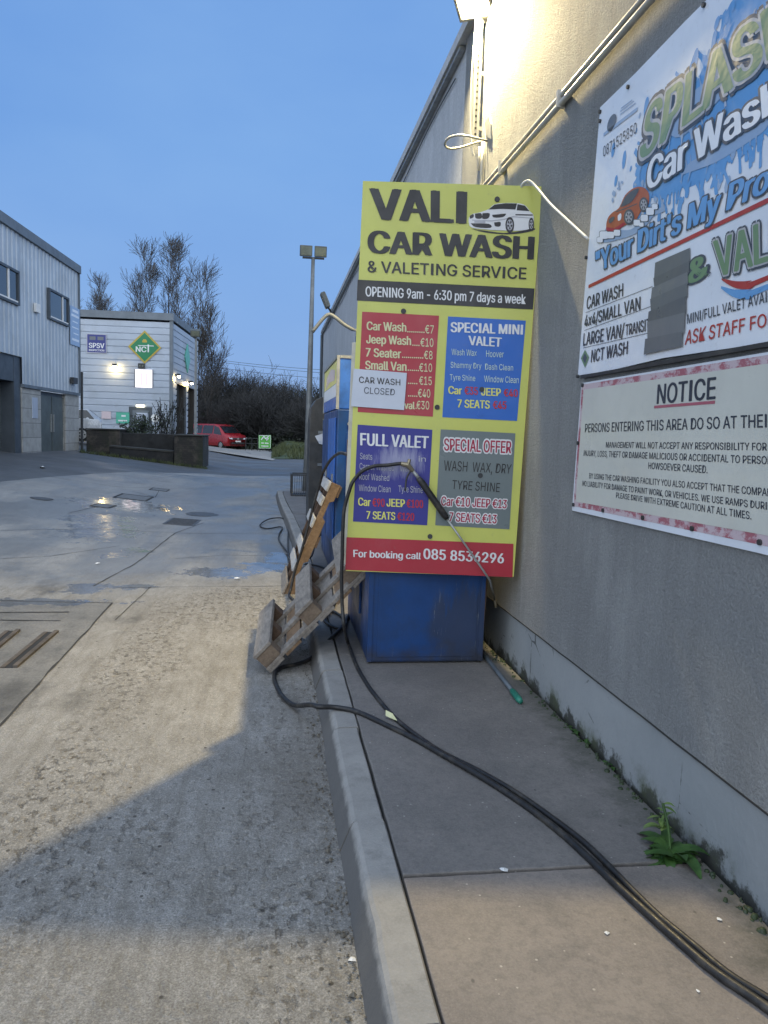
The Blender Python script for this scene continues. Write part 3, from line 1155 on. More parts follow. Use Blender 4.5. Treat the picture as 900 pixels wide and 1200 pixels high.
splash(top + [(2.3, 3.10), (1.9, 3.09), (1.3, 3.05), (.75, 2.9), (1.0, 2.75), (1.5, 2.72), (1.9, 2.70)] + low[::-1], .07, 4, 'banner_blue', .0005)
splash([yz(*p) for p in ((776, 150), (800, 118), (830, 92), (860, 40), (899, 20), (899, 60), (850, 110), (800, 160))], .035, 9, 'lightblue', .0026, 4)
splash([yz(*p) for p in ((800, 205), (840, 190), (880, 165), (899, 150), (899, 135), (850, 168), (810, 190))], .022, 5, 'lightblue', .0026, 4)
rb = random.Random(11)
for i in range(60):
    q = rb.choice(sp_px + [(748, 204), (752, 226), (768, 232), (790, 222), (812, 218), (828, 205), (845, 196), (874, 170), (735, 190), (770, 120), (765, 110)])
    y, z = yz(q[0] + rb.uniform(-18, 12), q[1] + rb.uniform(-16, 26))
    if z > 3.12 or y > 3.6:
        continue
    a = rb.uniform(.006, .022)
    b = a * rb.uniform(1.0, 2.0)
    blob('water_drop', [(y + a * math.cos(t), z + b * math.sin(t) - .3 * a * math.cos(t)) for t in [k * math.pi / 3 for k in range(6)]], rb.choice(['banner_blue', 'banner_blue', 'lightblue']), .0016 + i * .00001, bn, 0, 0, 24)
# small print and number, top left
for (A, B, w) in (((179, 600), (328, 487), .016), ((252, 492), (313, 446), .004), ((252, 505), (320, 455), .004), ((256, 478), (305, 441), .004)):
    a, b = z5(A, B)
    flat('printed_rule', [a, b, b + Vector((0, 0, w)), a + Vector((0, 0, w))], NW, 'lightblue', bn, .0025)
cc = z5((215, 540))[0]
flat('printed_oval', [cc + Vector((0, .05 * math.cos(k * math.pi / 8), .035 * math.sin(k * math.pi / 8))) for k in range(16)], NW, 'tape', bn, .0025)
lettering('0871525850', z5((178, 690), (325, 582), (325, 535), (178, 645)), NW, 'text_slate', bn, .0, .003)
# SPLASH
q = z5((340, 705), (745, 390), (737, 172), (378, 470))
for (m, b, l) in (('banner_outline', .075, .0036), ('silver_print', .035, .0044), ('banner_green', .0, .0052)):
    lettering('SPLASH', q, NW, m, bn, .07, l, 'SPLA', grow=b)
q = z5((375, 838), (870, 532), (862, 395), (385, 702))
for (m, b, l) in (('banner_outline', .045, .0060), ('banner_white', .0, .0070)):
    lettering('Car Wash', q, NW, m, bn, .07, l, 'Car Was', grow=b)
q = z6((150, 372), (685, 118), (700, 2), (148, 283))
for (m, b, l) in (('banner_outline', .04, .0036), ('banner_blue', .0, .0046)):
    lettering('"Your Dirt\'s My Problem"', q, NW, m, bn, .075, l, '"Your Dirt\'s My', grow=b)
a, b = z6((113, 442), (900, 68))
a2 = Vector((WB, .45, a.z + (b.z - a.z) * (a.y - .45) / (a.y - b.y)))
flat('red_rule', [a, a2, a2 + Vector((0, 0, .016)), a + Vector((0, 0, .016))], NW, 'banner_red', bn, .003)
for s, qq, b in (('CAR WASH', ((105, 535), (265, 476), (266, 420), (108, 480)), .04), ('4x4/SMALL VAN', ((95, 612), (341, 535), (342, 478), (98, 562)), .04), ('LARGE VAN/', ((90, 695), (268, 655), (272, 596), (93, 640)), .04), ('TRANSIT', ((276, 650), (383, 626), (383, 574), (278, 602)), .04), ('NCT WASH', ((124, 768), (284, 730), (287, 674), (128, 714)), .04)):
    lettering(s, z6(*qq), NW, 'text_slate', bn, b, .003)
for A, B in (((100, 550), (395, 435)), ((95, 628), (390, 522)), ((90, 705), (375, 640))):
    a, b = z6(A, B)
    flat('dotted_rule', [a, b, b + Vector((0, 0, .0025)), a + Vector((0, 0, .0025))], NW, 'tape', bn, .0025)
flat('logo_diamond', z6((80, 750), (98, 790), (116, 745), (98, 712)), NW, 'banner_green', bn, .003)
flat('logo_core', z6((88, 750), (98, 772), (108, 747), (98, 728)), NW, 'banner_outline', bn, .0036)
# strips of grey tape over the old prices
ed = [((412, 330), (562, 264)), ((405, 398), (556, 322)), ((400, 440), (553, 370)), ((392, 490), (550, 418)), ((386, 545), (546, 475)), ((380, 590), (541, 548)), ((372, 665), (533, 632)), ((364, 729), (525, 692))]
for i in range(7):
    (a, b), (c_, d_) = ed[i], ed[i + 1]
    o_ = 6 if i % 2 else -2
    flat('tape_strip', z6((a[0] - 4, a[1]), (b[0] + o_ * .4, b[1]), (d_[0] + 6, d_[1] + 5), (c_[0] + o_, c_[1] + 5)), NW, ['tape', 'tape_pale', 'tape_dark'][(i * 2) % 3], bn, .0042 + .0007 * i)
q = z6((555, 425), (640, 388), (636, 290), (562, 322))
for (m, b, l) in (('banner_outline', .05, .003), ('banner_green', .0, .0040)):
    lettering('&', q, NW, m, bn, .07, l, grow=b)
q = z6((685, 392), (905, 322), (905, 142), (668, 236))
for (m, b, l) in (('banner_outline', .06, .003), ('silver_print', .03, .0040), ('banner_green', .0, .0050)):
    lettering('VALETING', q, NW, m, bn, .06, l, 'VAL', grow=b)
sw = [z6(p)[0] for p in ((700, 392), (760, 405), (830, 402), (900, 380))]
e1 = Vector((WB, 1.2, sw[3].z + .06))
for m, dz0, dz1 in (('banner_red', -.004, -.03), ('banner_blue', -.031, -.062)):
    top_ = catmull(sw + [e1], 6)
    flat('swoosh', [p + Vector((0, 0, dz0)) for p in top_] + [p + Vector((0, 0, dz0 + (dz1 - dz0) * math.sin(math.pi * min(1, .08 + i / len(top_))))) for i, p in list(enumerate(top_))[::-1]], NW, m, bn, .0026)
lettering('MINI/FULL VALET AVAILABLE', z6((548, 598), (898, 503), (898, 455), (548, 556)), NW, 'text_slate', bn, .012, .003, 'MINI/FULL VALET AVAI')
lettering('ASK STAFF FOR DETAILS', z6((537, 690), (896, 610), (896, 552), (545, 628)), NW, 'banner_red', bn, .016, .003, 'ASK STAFF FO')


# cartoon car print
def zc(*pp):
    return wq(*[(700 + a / 4.5, 160 + b / 4.5) for a, b in pp])


def spl(pts, k=4):
    return catmull(pts + [pts[0]], k)[:-1]


cp = flat('printed_foam', spl(zc((5, 545), (40, 500), (60, 470), (110, 490), (180, 490), (240, 440), (300, 390), (340, 370), (330, 300), (360, 380), (345, 400), (300, 420), (260, 470), (190, 520), (110, 545), (40, 560))), NW, 'lightblue', bn, .003)
flat('printed_car', spl(zc((50, 490), (52, 455), (62, 425), (82, 402), (118, 376), (150, 310), (200, 270), (245, 268), (275, 298), (276, 350), (262, 378), (240, 385), (215, 430), (200, 452), (150, 468), (100, 500), (70, 506)), 3), NW, 'banner_rust', bn, .0036)
flat('printed_bumper', spl(zc((52, 478), (95, 482), (140, 455), (150, 462), (98, 504), (66, 506), (52, 495)), 3), NW, 'print_crimson', bn, .0039)
flat('printed_grille', spl(zc((64, 440), (80, 425), (96, 425), (86, 448), (68, 458)), 3), NW, 'banner_outline', bn, .0042)
flat('printed_headlight', spl(zc((112, 418), (126, 405), (132, 416), (128, 438), (114, 444)), 3), NW, 'banner_white', bn, .0042)
flat('printed_crease', zc((100, 395), (150, 378), (215, 352), (215, 357), (150, 384), (102, 400)), NW, 'banner_outline', bn, .0042)
for k, (x, y, r) in enumerate(((40, 520, 26), (75, 520, 22), (110, 508, 20), (215, 455, 20), (255, 430, 22), (285, 395, 24), (310, 370, 18), (20, 545, 18), (240, 465, 14))):
    flat('printed_foam', spl(zc(*[(x + r * (1 + .25 * (j % 2)) * math.cos(j * .785), y + r * .9 * (1 + .25 * (j % 2)) * math.sin(j * .785)) for j in range(8)]), 3), NW, 'banner_outline', bn, .0045 + k * .0001)
    flat('printed_foam', spl(zc(*[(x + r * .86 * (1 + .25 * (j % 2)) * math.cos(j * .785), y + r * .78 * (1 + .25 * (j % 2)) * math.sin(j * .785)) for j in range(8)]), 3), NW, 'banner_white', bn, .0055 + k * .0001)
flat('printed_window', spl(zc((125, 372), (155, 315), (195, 282), (225, 278), (190, 340), (150, 365))), NW, 'banner_outline', bn, .0042)
for a, b, r1, r2 in ((172, 425, 28, 42), (250, 360, 24, 40)):
    flat('printed_wheel', spl(zc(*[(a + r1 * math.cos(k * math.pi / 5), b + r2 * math.sin(k * math.pi / 5)) for k in range(10)]), 2), NW, 'banner_outline', bn, .0044)
    flat('printed_wheel', spl(zc(*[(a + r1 * .7 * math.cos(k * math.pi / 5), b + r2 * .7 * math.sin(k * math.pi / 5)) for k in range(10)]), 2), NW, 'print_grey', bn, .005)
    for k in range(6):
        t0 = k * math.pi / 3
        flat('printed_wheel', zc(*[(a + r1 * f_ * math.cos(t0 + o_), b + r2 * f_ * math.sin(t0 + o_)) for o_, f_ in ((-.35, .25), (-.25, .62), (.25, .62), (.35, .25))]), NW, 'banner_outline', bn, .0054)
rb = random.Random(4)
for i in range(15):
    a, b = 70 + rb.random() * 260, 215 + rb.random() * 170
    if 110 < a < 260 and b > 270:
        continue
    w, h = rb.uniform(5, 14), rb.uniform(14, 40)
    flat('printed_spray', spl(zc((a, b), (a + w, b + h * .3), (a + w * .6, b + h), (a - w * .5, b + h * .6)), 3), NW, 'lightblue', bn, .0034)
for px, py in ((704, 142), (704, 131), (737, 102), (688, 302), (678, 441), (826, 6)):
    p = AX(px, py, WB)
    mb = MB()
    mb.disc(p + Vector((.0, 0, 0)), NW, .009, .01, 10)
    mb.build('screw', 'dark_metal', bn)
mb = MB()
mb.box((1.505, .3, 1.878), (1.522, 3.70, 1.893))
mb.build('batten', 'dark_metal', bn)

# ------------------------------------------------------------------ notice board
nb = root('notice_board', (1.52, 2.2, 1.22), 'weathered cream NOTICE board with flaking pink border under the banner', 'sign')
mb = MB()
mb.prism([Vector((1.516, y, z)) for y, z in ((3.715, 1.856), (.5, 1.87), (.5, 1.235), (2.2, 1.235), (3.745, 1.212))], (.010, 0, 0))
mb.build('panel', 'banner_white', nb)
t = NT('flaking_pink')
fk = t.ramp(t.noise(9, 7, .75, t.vec((1, 1, 1.6))), .44, .52)
MT['flaking_pink'] = t.out(t.mix(fk, (.36, .12, .15), (.54, .44, .47)), .6)
TL, BL = Vector((1.516, 3.700, 1.838)), Vector((1.516, 3.722, 1.252))
flat('border', [Vector((1.516, 3.706, 1.848)), Vector((1.516, .52, 1.860)), Vector((1.516, .52, 1.268)), Vector((1.516, 2.2, 1.262)), Vector((1.516, 3.73, 1.236))], NW, 'flaking_pink', nb, .001)
flat('face', [Vector((1.516, 3.680, 1.822)), Vector((1.516, .56, 1.832)), Vector((1.516, .56, 1.300)), Vector((1.516, 2.2, 1.295)), Vector((1.516, 3.70, 1.262))], NW, 'notice_cream', nb, .002)
for s, qq, pf, b in (('NOTICE', ((415, 200), (670, 178), (674, 82), (420, 116)), None, .035),
                     ('PERSONS ENTERING THIS AREA DO SO AT THEIR OWN RISK', ((98, 325), (898, 303), (898, 245), (100, 288)), 'PERSONS ENTERING THIS AREA DO SO AT THEI', .022),
                     ('MANAGEMENT WILL NOT ACCEPT ANY RESPONSIBILITY FOR', ((190, 392), (898, 405), (898, 371), (192, 367)), None, .02),
                     ('INJURY, LOSS, THEFT OR DAMAGE MALICIOUS OR ACCIDENTAL TO PERSONS OR PROPERTY', ((92, 428), (898, 465), (898, 430), (94, 404)), 'INJURY, LOSS, THEFT OR DAMAGE MALICIOUS OR ACCIDENTAL TO PERSO', .02),
                     ('HOWSOEVER CAUSED.', ((377, 485), (637, 505), (638, 471), (378, 457)), None, .02),
                     ('BY USING THE CAR WASHING FACILITY YOU ALSO ACCEPT THAT THE COMPANY ACCEPTS', ((117, 527), (898, 605), (898, 571), (118, 504)), 'BY USING THE CAR WASHING FACILITY YOU ALSO ACCEPT THAT THE COMPA', .02),
                     ('NO LIABILITY FOR DAMAGE TO PAINT WORK, OR VEHICLES. WE USE RAMPS DURING', ((87, 560), (898, 665), (898, 632), (88, 537)), 'NO LIABILITY FOR DAMAGE TO PAINT WORK, OR VEHICLES. WE USE RAMPS DURI', .02),
                     ('PLEASE DRIVE WITH EXTREME CAUTION AT ALL TIMES.', ((235, 612), (830, 708), (830, 674), (236, 589)), None, .02)):
    lettering(s, z7(*qq), NW, 'text_slate', nb, b * 1.3, .003, pf)
a, b = z7((402, 220), (670, 199))
flat('underline', [a, b, b + Vector((0, 0, .011)), a + Vector((0, 0, .011))], NW, 'notice_pink', nb, .003)
for a in ((48, 643), (178, 668), (353, 700), (570, 748), (868, 808), (68, 372), (88, 118)):
    mb = MB()
    mb.disc(z7(a)[0], NW, .010, .008, 10)
    mb.build('screw', 'dark_metal', nb)

# ------------------------------------------------------------------ blue car wash cabinets
ca = root('wash_cabinet', (.97, 5.4, .12), 'scuffed blue steel cabinet standing on the pavement behind the yellow sign', 'cabinet')
mb = MB()
mb.box((.60, 4.69, .135), (1.346, 6.0, 1.30))
mb.box((.601, 4.88, 1.301), (1.44, 5.999, 2.32))  # upper part, unseen behind the sign, widened to block lamp light beside the wall
mb.build('body', 'blue_paint', ca, bev=.012)
for x0_, x1_ in ((.598, .628), (1.318, 1.348)):
    mb = MB()
    mb.box((x0_, 4.684, .14), (x1_, 4.689, 1.295))
    mb.build('corner_strip', 'blue_paint', ca)
mb = MB()
mb.box((.66, 4.685, .17), (1.30, 4.689, 1.27))
mb.build('front_panel', 'blue_paint', ca, bev=.0015)
mb = MB()
mb.box((.63, 4.72, .10), (1.32, 5.97, .134))
mb.build('base_plinth', 'dark_metal', ca)
mb = MB()
mb.box((.585, 5.1, .35), (.599, 5.85, 2.1))
mb.build('side_door', 'blue_paint', ca, bev=.004)
mb = MB()
mb.box((.562, 6.001, 1.20), (.594, 6.04, 1.52))
mb.build('hose_outlet', 'rust', ca)

cb = root('vacuum_cabinet', (1.0, 8.6, .12), 'tall blue coin cabinet with a striped header panel, behind the sign', 'cabinet')
mb = MB()
mb.box((.60, 7.5, .13), (1.40, 9.55, 1.80))
mb.build('body', 'blue_paint', cb, bev=.012)
mb = MB()
mb.box((.597, 7.54, 1.806), (1.38, 9.55, 2.29))
mb.build('header', 'blue_light', cb, bev=.008)
mb = MB()
for lo, hi in (((.585, 7.535, 1.801), (.615, 7.565, 2.32)), ((.585, 9.53, 1.801), (.615, 9.57, 2.32)), ((.585, 7.566, 2.293), (.615, 9.529, 2.32)), ((.616, 7.53, 2.293), (1.39, 7.56, 2.32)), ((1.36, 7.53, 1.801), (1.39, 7.56, 2.292))):
    mb.box(lo, hi)
mb.build('header_frame', 'galv', cb)
for z0, z1, m in ((2.06, 2.285, 'print_yellow'), (1.93, 2.055, 'banner_white'), (1.81, 1.925, 'sign_blue')):
    flat('header_stripe', [Vector((.597, y, z)) for y, z in ((7.57, z0), (9.52, z0), (9.52, z1), (7.57, z1))], NW, m, cb, .003)
flat('header_emblem', [Vector((.597, y, z)) for y, z in ((7.9, 2.10), (8.6, 2.12), (9.2, 2.08), (9.1, 2.2), (8.4, 2.25), (7.85, 2.2))], NW, 'board_pink', cb, .005)
for y0, y1 in ((7.6, 8.5), (8.56, 9.48)):
    mb = MB()
    mb.box((.583, y0, .45), (.597, y1, 1.72))
    d = mb.build('door', 'blue_light' if y0 < 8 else 'blue_paint', cb, bev=.004)
    mb = MB()
    mb.box((.566, y0 + .08, 1.0), (.582, y0 + .12, 1.16))
    mb.build('handle', 'galv', d)
mb = MB()
mb.disc((.72, 7.499, 1.66), (0, -1, 0), .022, .02, 12)
mb.build('lock', 'galv', cb)
mb = MB()
mb.box((.69, 7.485, .5), (1.3, 7.498, 1.58))
mb.build('front_door', 'blue_paint', cb, bev=.004)

mb = MB()
mb.tube([(.80, 7.75, 2.29), (.80, 7.75, AY(416, 388, 7.75).z)] + catmull([AY(413, 386, 7.75), AY(403, 380, 7.75), AY(393, 372, 7.75), AY(386, 368.5, 7.75), AY(379, 373, 7.75), AY(366, 389, 7.75)], 6), .019, 10)
mb.smooth = True
mb.build('boom_arm', 'pole_grey', cb)

dv = root('air_machine', (.62, 11.2, .12), 'dark upright machine with a rounded hood behind the blue cabinets', 'machine')
mb = MB()
prof = [(.48, .12), (.48, 1.75), (.50, 1.92), (.56, 2.02), (.64, 2.06), (1.25, 2.06), (1.25, .12)]
mb.prism([Vector((x, 10.8, z)) for x, z in prof], (0, .7, 0))
mb.build('body', 'dark_metal', dv, bev=.01)
for z in (.6, 1.1, 1.55):
    mb = MB()
    mb.box((.60, 10.785, z), (1.2, 10.799, z + .04))
    mb.build('panel_rail', 'trim_mid', dv)
mb = MB()
mb.box((.66, 10.78, 1.62), (1.1, 10.799, 1.76))
mb.build('label_plate', 'trim_mid', dv)
flat('paper_note', [AY(x, y, 10.77) for x, y in ((369, 511), (378, 508), (378, 521), (374, 520))], Vector((0, -1, 0)), 'paper', dv, .002)

# open steel crate on the pavement end
cr_ = root('steel_crate', (.55, 17.9, .12), 'small open dark steel crate on the pavement end near the lamp post', 'crate')
x0, x1, y0, y1, z0, z1 = .40, .86, 17.4, 18.1, .125, .60
mb = MB()
for x in (x0, x1):
    for y in (y0, y1):
        mb.box((x - .02, y - .02, z0), (x + .02, y + .02, z1))
for z in (z0, z1):
    for y in (y0, y1):
        mb.box((x0 + .021, y - .015, z - .015), (x1 - .021, y + .015, z + .015))
    for x in (x0, x1):
        mb.box((x - .015, y0 + .021, z - .015), (x + .015, y1 - .021, z + .015))
mb.build('frame', 'dark_metal', cr_)
mb = MB()
for i in range(9):
    x = x0 + .03 + i * .05
    mb.box((x, y1 - .005, z0 + .02), (x + .012, y1 + .005, z1 - .02))
    mb.box((x, y0 + .03, z0 + .016), (x + .03, y1 - .03, z0 + .026))
mb.build('bars', 'dark_metal', cr_)

# ------------------------------------------------------------------ yellow price sign
nS = Vector((-math.sin(YAW), -math.cos(YAW), 0))
PS = (Vector((.455, 4.672, .72)), nS)


def sp(*pp):
    return [AP(x, y, PS) for x, y in pp]


def s3(*pp):
    return sp(*[(400 + a / 3.6, 200 + b / 3.6) for a, b in pp])


def s4(*pp):
    return sp(*[(390 + a / 3.6, 430 + b / 3.6) for a, b in pp])


def sr(*pp):
    return sp(*[(410 + a / 4.09, 350 + b / 4.09) for a, b in pp])


def q4(f, a, b, c_, d_):
    """lettering box given as TL, TR, BR, BL"""
    return f(d_, c_, b, a)


vs = root('price_sign', (.98, 4.6, .72), 'tall yellow car wash price sign with red and blue panels, propped before the blue cabinet', 'sign')
mb = MB()
cor = sp((405.2, 669), (602, 676), (636, 218.5), (425.3, 212))
mb.prism(cor, -nS * .014)
board = mb.build('board', 'sign_yellow', vs)
mb = MB()
p = sp((405, 670), (425, 212))
off = -nS * .016
side = Vector((-.022, .003, 0))
a, b = p[0] + (p[1] - p[0]) * .02, p[0] + (p[1] - p[0]) * .60
mb.hexa([a + off + side, a + off - side * 2, a + off - side * 2 - nS * .03, a + off + side - nS * .03], [b + off + side, b + off - side * 2, b + off - side * 2 - nS * .03, b + off + side - nS * .03])
mb.build('backing_post', 'conduit', vs)
# rear brackets to the cabinet top
mb = MB()
mb.box((.70, 4.70, 2.321), (.74, 5.2, 2.36))
mb.box((1.20, 4.62, 2.321), (1.24, 5.2, 2.36))
mb.build('rear_bracket', 'galv', vs)


def pan(f, pts, m, lift=.002, name='panel', parent=None):
    return flat(name, f(*pts), nS, m, parent or vs, lift)


def wr(f, s, a, b, c_, d_, m, bold=0.0, lift=.004, parent=None):
    return lettering(s, q4(f, a, b, c_, d_), nS, m, parent or vs, bold, lift)


wr(s3, 'VALI', (128, 76), (520, 90), (517, 223), (132, 205), 'print_black', .085)
wr(s3, 'CAR WASH', (118, 254), (808, 280), (803, 374), (118, 347), 'print_black', .085)
wr(s3, '& VALETING SERVICE', (112, 381), (780, 410), (778, 458), (112, 428), 'print_black', .03)
bp = pan(s3, ((69, 460), (815, 497), (808, 586), (65, 548)), 'sign_black', name='opening_panel')
wr(s3, 'OPENING 9am - 6:30 pm 7 days a week', (103, 489), (778, 523), (776, 563), (103, 530), 'print_white', .04, .004, bp)
rp = pan(s3, ((88, 595), (412, 612), (386, 1038), (69, 1018)), 'sign_red', name='price_panel')
names = ['Car Wash', 'Jeep Wash', '7 Seater', 'Small Van']
nx1 = [269, 292, 244, 270]
base = [150, 214, 277, 338]
for i, s in enumerate(names):
    x = 82 - 2.2 * i
    wr(sr, s, (x, base[i] - 40), (nx1[i], base[i] - 33), (nx1[i], base[i] + 9), (x, base[i]), 'print_cream', .06, .004, rp)
wr(sr, 'val', (262, 494), (310, 495), (310, 530), (262, 528), 'print_cream', .06, .004, rp)
pr = [('€7', 360, 402, 168), ('€10', 338, 400, 231), ('€8', 355, 396, 291), ('€10', 332, 394, 351), ('€15', 332, 392, 414), ('€40', 326, 385, 474), ('€30', 319, 380, 531)]
dx0 = [272, 296, 247, 274, 276, 276, 312]
for i, (s, a, b, y) in enumerate(pr):
    wr(sr, s, (a, y - 41), (b, y - 39), (b, y), (a, y - 2), 'print_cream', .006, .004, rp)
    n = max(1, int((a - dx0[i]) / 9.6))
    mb = MB()
    for k in range(n):
        xx = dx0[i] + 6 + k * 9.6
        yy = y - 6 - (a - xx) * .04
        p = sr((xx, yy))[0] + nS * .004
        e = (cor[1] - cor[0]).normalized()
        mb.add([p + e * .0045 * math.cos(t) + Vector((0, 0, .0045 * math.sin(t))) for t in [j * math.pi / 3 for j in range(6)]], [list(range(6))])
    mb.build('leader_dots', 'print_cream', rp)
mp_ = pan(s3, ((450, 615), (778, 633), (741, 1056), (426, 1040)), 'sign_blue', name='mini_valet_panel')
wr(sr, 'SPECIAL MINI', (485, 113), (828, 126), (826, 172), (485, 160), 'print_white', .07, .004, mp_)
wr(sr, 'VALET', (570, 178), (726, 188), (723, 231), (572, 222), 'print_white', .07, .004, mp_)
for s, a, b, c_, d_ in (('Wash Wax', (487, 240), (608, 246), (607, 275), (487, 270)), ('Hoover', (653, 248), (738, 251), (736, 282), (653, 279)), ('Shammy Dry', (483, 303), (630, 309), (630, 336), (483, 331)),
                        ('Dash Clean', (648, 311), (782, 317), (782, 345), (648, 340)), ('Tyre Shine', (479, 362), (601, 368), (601, 395), (479, 390)), ('Window Clean', (643, 369), (809, 375), (808, 405), (643, 399))):
    wr(sr, s, a, b, c_, d_, 'print_pale', .0, .004, mp_)
for s, a, b, c_, d_, m in (('Car', (473, 419), (536, 422), (535, 459), (473, 456), 'print_yellow'), ('€35', (550, 421), (612, 425), (612, 461), (550, 459), 'print_red'), ('JEEP', (630, 427), (722, 431), (722, 467), (630, 464), 'print_yellow'),
                           ('€40', (738, 433), (803, 436), (803, 471), (738, 468), 'print_red'), ('7 SEATS', (517, 483), (670, 489), (668, 527), (517, 521), 'print_yellow'), ('€45', (686, 491), (749, 493), (748, 529), (686, 527), 'print_red')):
    wr(sr, s, a, b, c_, d_, m, .06, .004, mp_)

t = NT('worn_navy_print')
X, Y, Z = t.xyz()
p0 = s4((290, 400))[0]
e = (cor[1] - cor[0]).normalized()
dx = t.mth('DIVIDE', t.mth('SUBTRACT', X, p0.x), .14)
dz = t.mth('DIVIDE', t.mth('SUBTRACT', Z, p0.z), .10)
d = t.mth('SQRT', t.mth('ADD', t.mth('MULTIPLY', dx, dx), t.mth('MULTIPLY', dz, dz)))
d = t.mth('ADD', d, t.ramp(t.noise(9, 6, .75, t.vec((3, 3, .5))), .3, .7, -.5, .5))
c = t.mix(t.ramp(d, 1.2, .35, 0, .75), (.03, .032, .23), (.36, .37, .50))
MT['worn_navy'] = t.out(c, .45)
fp = pan(s4, ((105, 243), (420, 265), (398, 668), (85, 652)), 'worn_navy', name='full_valet_panel')
wr(s4, 'FULL VALET', (118, 279), (403, 293), (400, 343), (118, 330), 'print_white', .07, .004, fp)
for s, a, b, c_, d_ in (('Seats', (115, 362), (166, 365), (166, 392), (115, 388)), ('in', (362, 376), (392, 377), (392, 400), (362, 399)), ('Carpet Washed', (113, 405), (258, 412), (258, 438), (113, 432)), ('Wax', (283, 414), (328, 416), (328, 442), (283, 440)),
                        ('Roof Washed', (112, 448), (238, 455), (238, 481), (112, 475)), ('Window Clean', (110, 496), (244, 502), (244, 529), (110, 523)), ('Tyre Shine', (277, 500), (380, 505), (380, 532), (277, 527))):
    wr(s4, s, a, b, c_, d_, 'print_grey', .0, .004, fp)
for s, a, b, c_, d_, m in (('Car', (108, 551), (159, 554), (158, 587), (108, 584), 'print_yellow'), ('€90', (168, 554), (218, 557), (218, 590), (168, 588), 'print_red'), ('JEEP', (228, 555), (303, 559), (303, 591), (228, 588), 'print_yellow'), ('€100', (312, 559), (380, 562), (380, 595), (312, 592), 'print_red'),
                           ('7 SEATS', (143, 608), (263, 613), (262, 645), (143, 640), 'print_yellow'), ('€120', (273, 614), (343, 617), (342, 649), (273, 646), 'print_red')):
    wr(s4, s, a, b, c_, d_, m, .06, .004, fp)
gp_ = pan(s4, ((455, 263), (770, 280), (745, 685), (432, 668)), 'sign_grey', name='offer_panel')
wr(s4, 'WASH  WAX, DRY', (470, 394), (755, 411), (750, 450), (468, 437), 'print_black', .0, .004, gp_)
wr(s4, 'TYRE SHINE', (505, 477), (706, 490), (703, 528), (502, 514), 'print_black', .0, .004, gp_)
for s, a, b, c_, d_ in (('SPECIAL OFFER', (470, 302), (753, 314), (750, 364), (470, 352)), ('Car €10 JEEP €13', (459, 546), (734, 561), (731, 596), (457, 584)), ('7 SEATS €13', (493, 613), (691, 624), (689, 660), (491, 650))):
    lettering(s, q4(s4, a, b, c_, d_), nS, 'print_white', gp_, .05, .0035, grow=.075)
    wr(s4, s, a, b, c_, d_, 'print_crimson', .045, .0055, gp_)
kp = pan(s4, ((58, 718), (762, 746), (758, 887), (53, 856)), 'sign_red', name='booking_panel')
wr(s4, 'For booking call', (88, 771), (372, 784), (370, 811), (88, 801), 'print_white', .05, .004, kp)
wr(s4, '085 8536296', (384, 766), (722, 787), (719, 828), (384, 809), 'print_white', .055, .004, kp)
for f, p in ((s3, (657, 121)), (s3, (262, 593)), (s4, (440, 170)), (s4, (628, 95)), (s4, (622, 198)), (s4, (622, 458)), (s4, (410, 715))):
    mb = MB()
    mb.disc(f(p)[0], nS, .0155, .006, 14)
    mb.build('bolt_cap', 'dark_metal' if p != (622, 198) else 'sign_blue', vs)


# printed white coupe
def sc_(*pp):
    return sp(*[(420 + a / 4.09, 210 + b / 4.09) for a, b in pp])


def draw(name, pts, m, lift, k=3, closed=True):
    P_ = sc_(*pts)
    if closed and k > 1:
        P_ = catmull(P_ + [P_[0]], k)[:-1]
    return flat(name, P_, nS, m, vs, lift)


draw('printed_shadow', [(540, 238), (600, 246), (700, 258), (780, 248), (842, 235), (835, 248), (760, 262), (690, 264), (600, 254)], 'print_black', .002)
draw('printed_car', [(528, 205), (530, 185), (545, 168), (580, 160), (622, 145), (650, 122), (700, 115), (765, 116), (800, 127), (822, 155), (838, 172), (840, 215), (832, 232), (800, 244), (745, 248), (690, 246), (640, 244), (560, 236), (535, 226)], 'print_white', .003)
draw('printed_windscreen', [(622, 146), (652, 123), (705, 116), (760, 117), (752, 146), (690, 143)], 'print_black', .004, 1)
draw('printed_window', [(762, 120), (798, 128), (820, 154), (790, 152), (758, 150)], 'print_black', .004, 1)
draw('printed_stripe', [(752, 168), (835, 170), (835, 175), (752, 174)], 'print_black', .004, 1)
draw('printed_grille', [(558, 166), (588, 164), (590, 188), (562, 188)], 'print_black', .004)
draw('printed_grille', [(594, 164), (628, 164), (622, 188), (594, 190)], 'print_black', .004)
draw('printed_intake', [(538, 212), (625, 215), (632, 234), (560, 230)], 'print_black', .004)
draw('printed_intake', [(650, 208), (680, 206), (678, 226), (655, 226)], 'print_black', .004)
draw('printed_headlight', [(640, 172), (700, 166), (706, 170), (690, 183), (648, 184)], 'print_black', .004)
draw('printed_headlight', [(533, 176), (550, 168), (552, 182), (535, 190)], 'print_black', .004)
flat('printed_plate', sc_((556, 198), (608, 200), (608, 211), (556, 209)), nS, 'print_grey', vs, .0045)
draw('printed_crease', [(545, 195), (640, 198), (700, 190), (740, 178), (838, 186), (838, 190), (742, 183), (700, 195), (640, 203), (545, 199)], 'print_grey', .0038, 1)
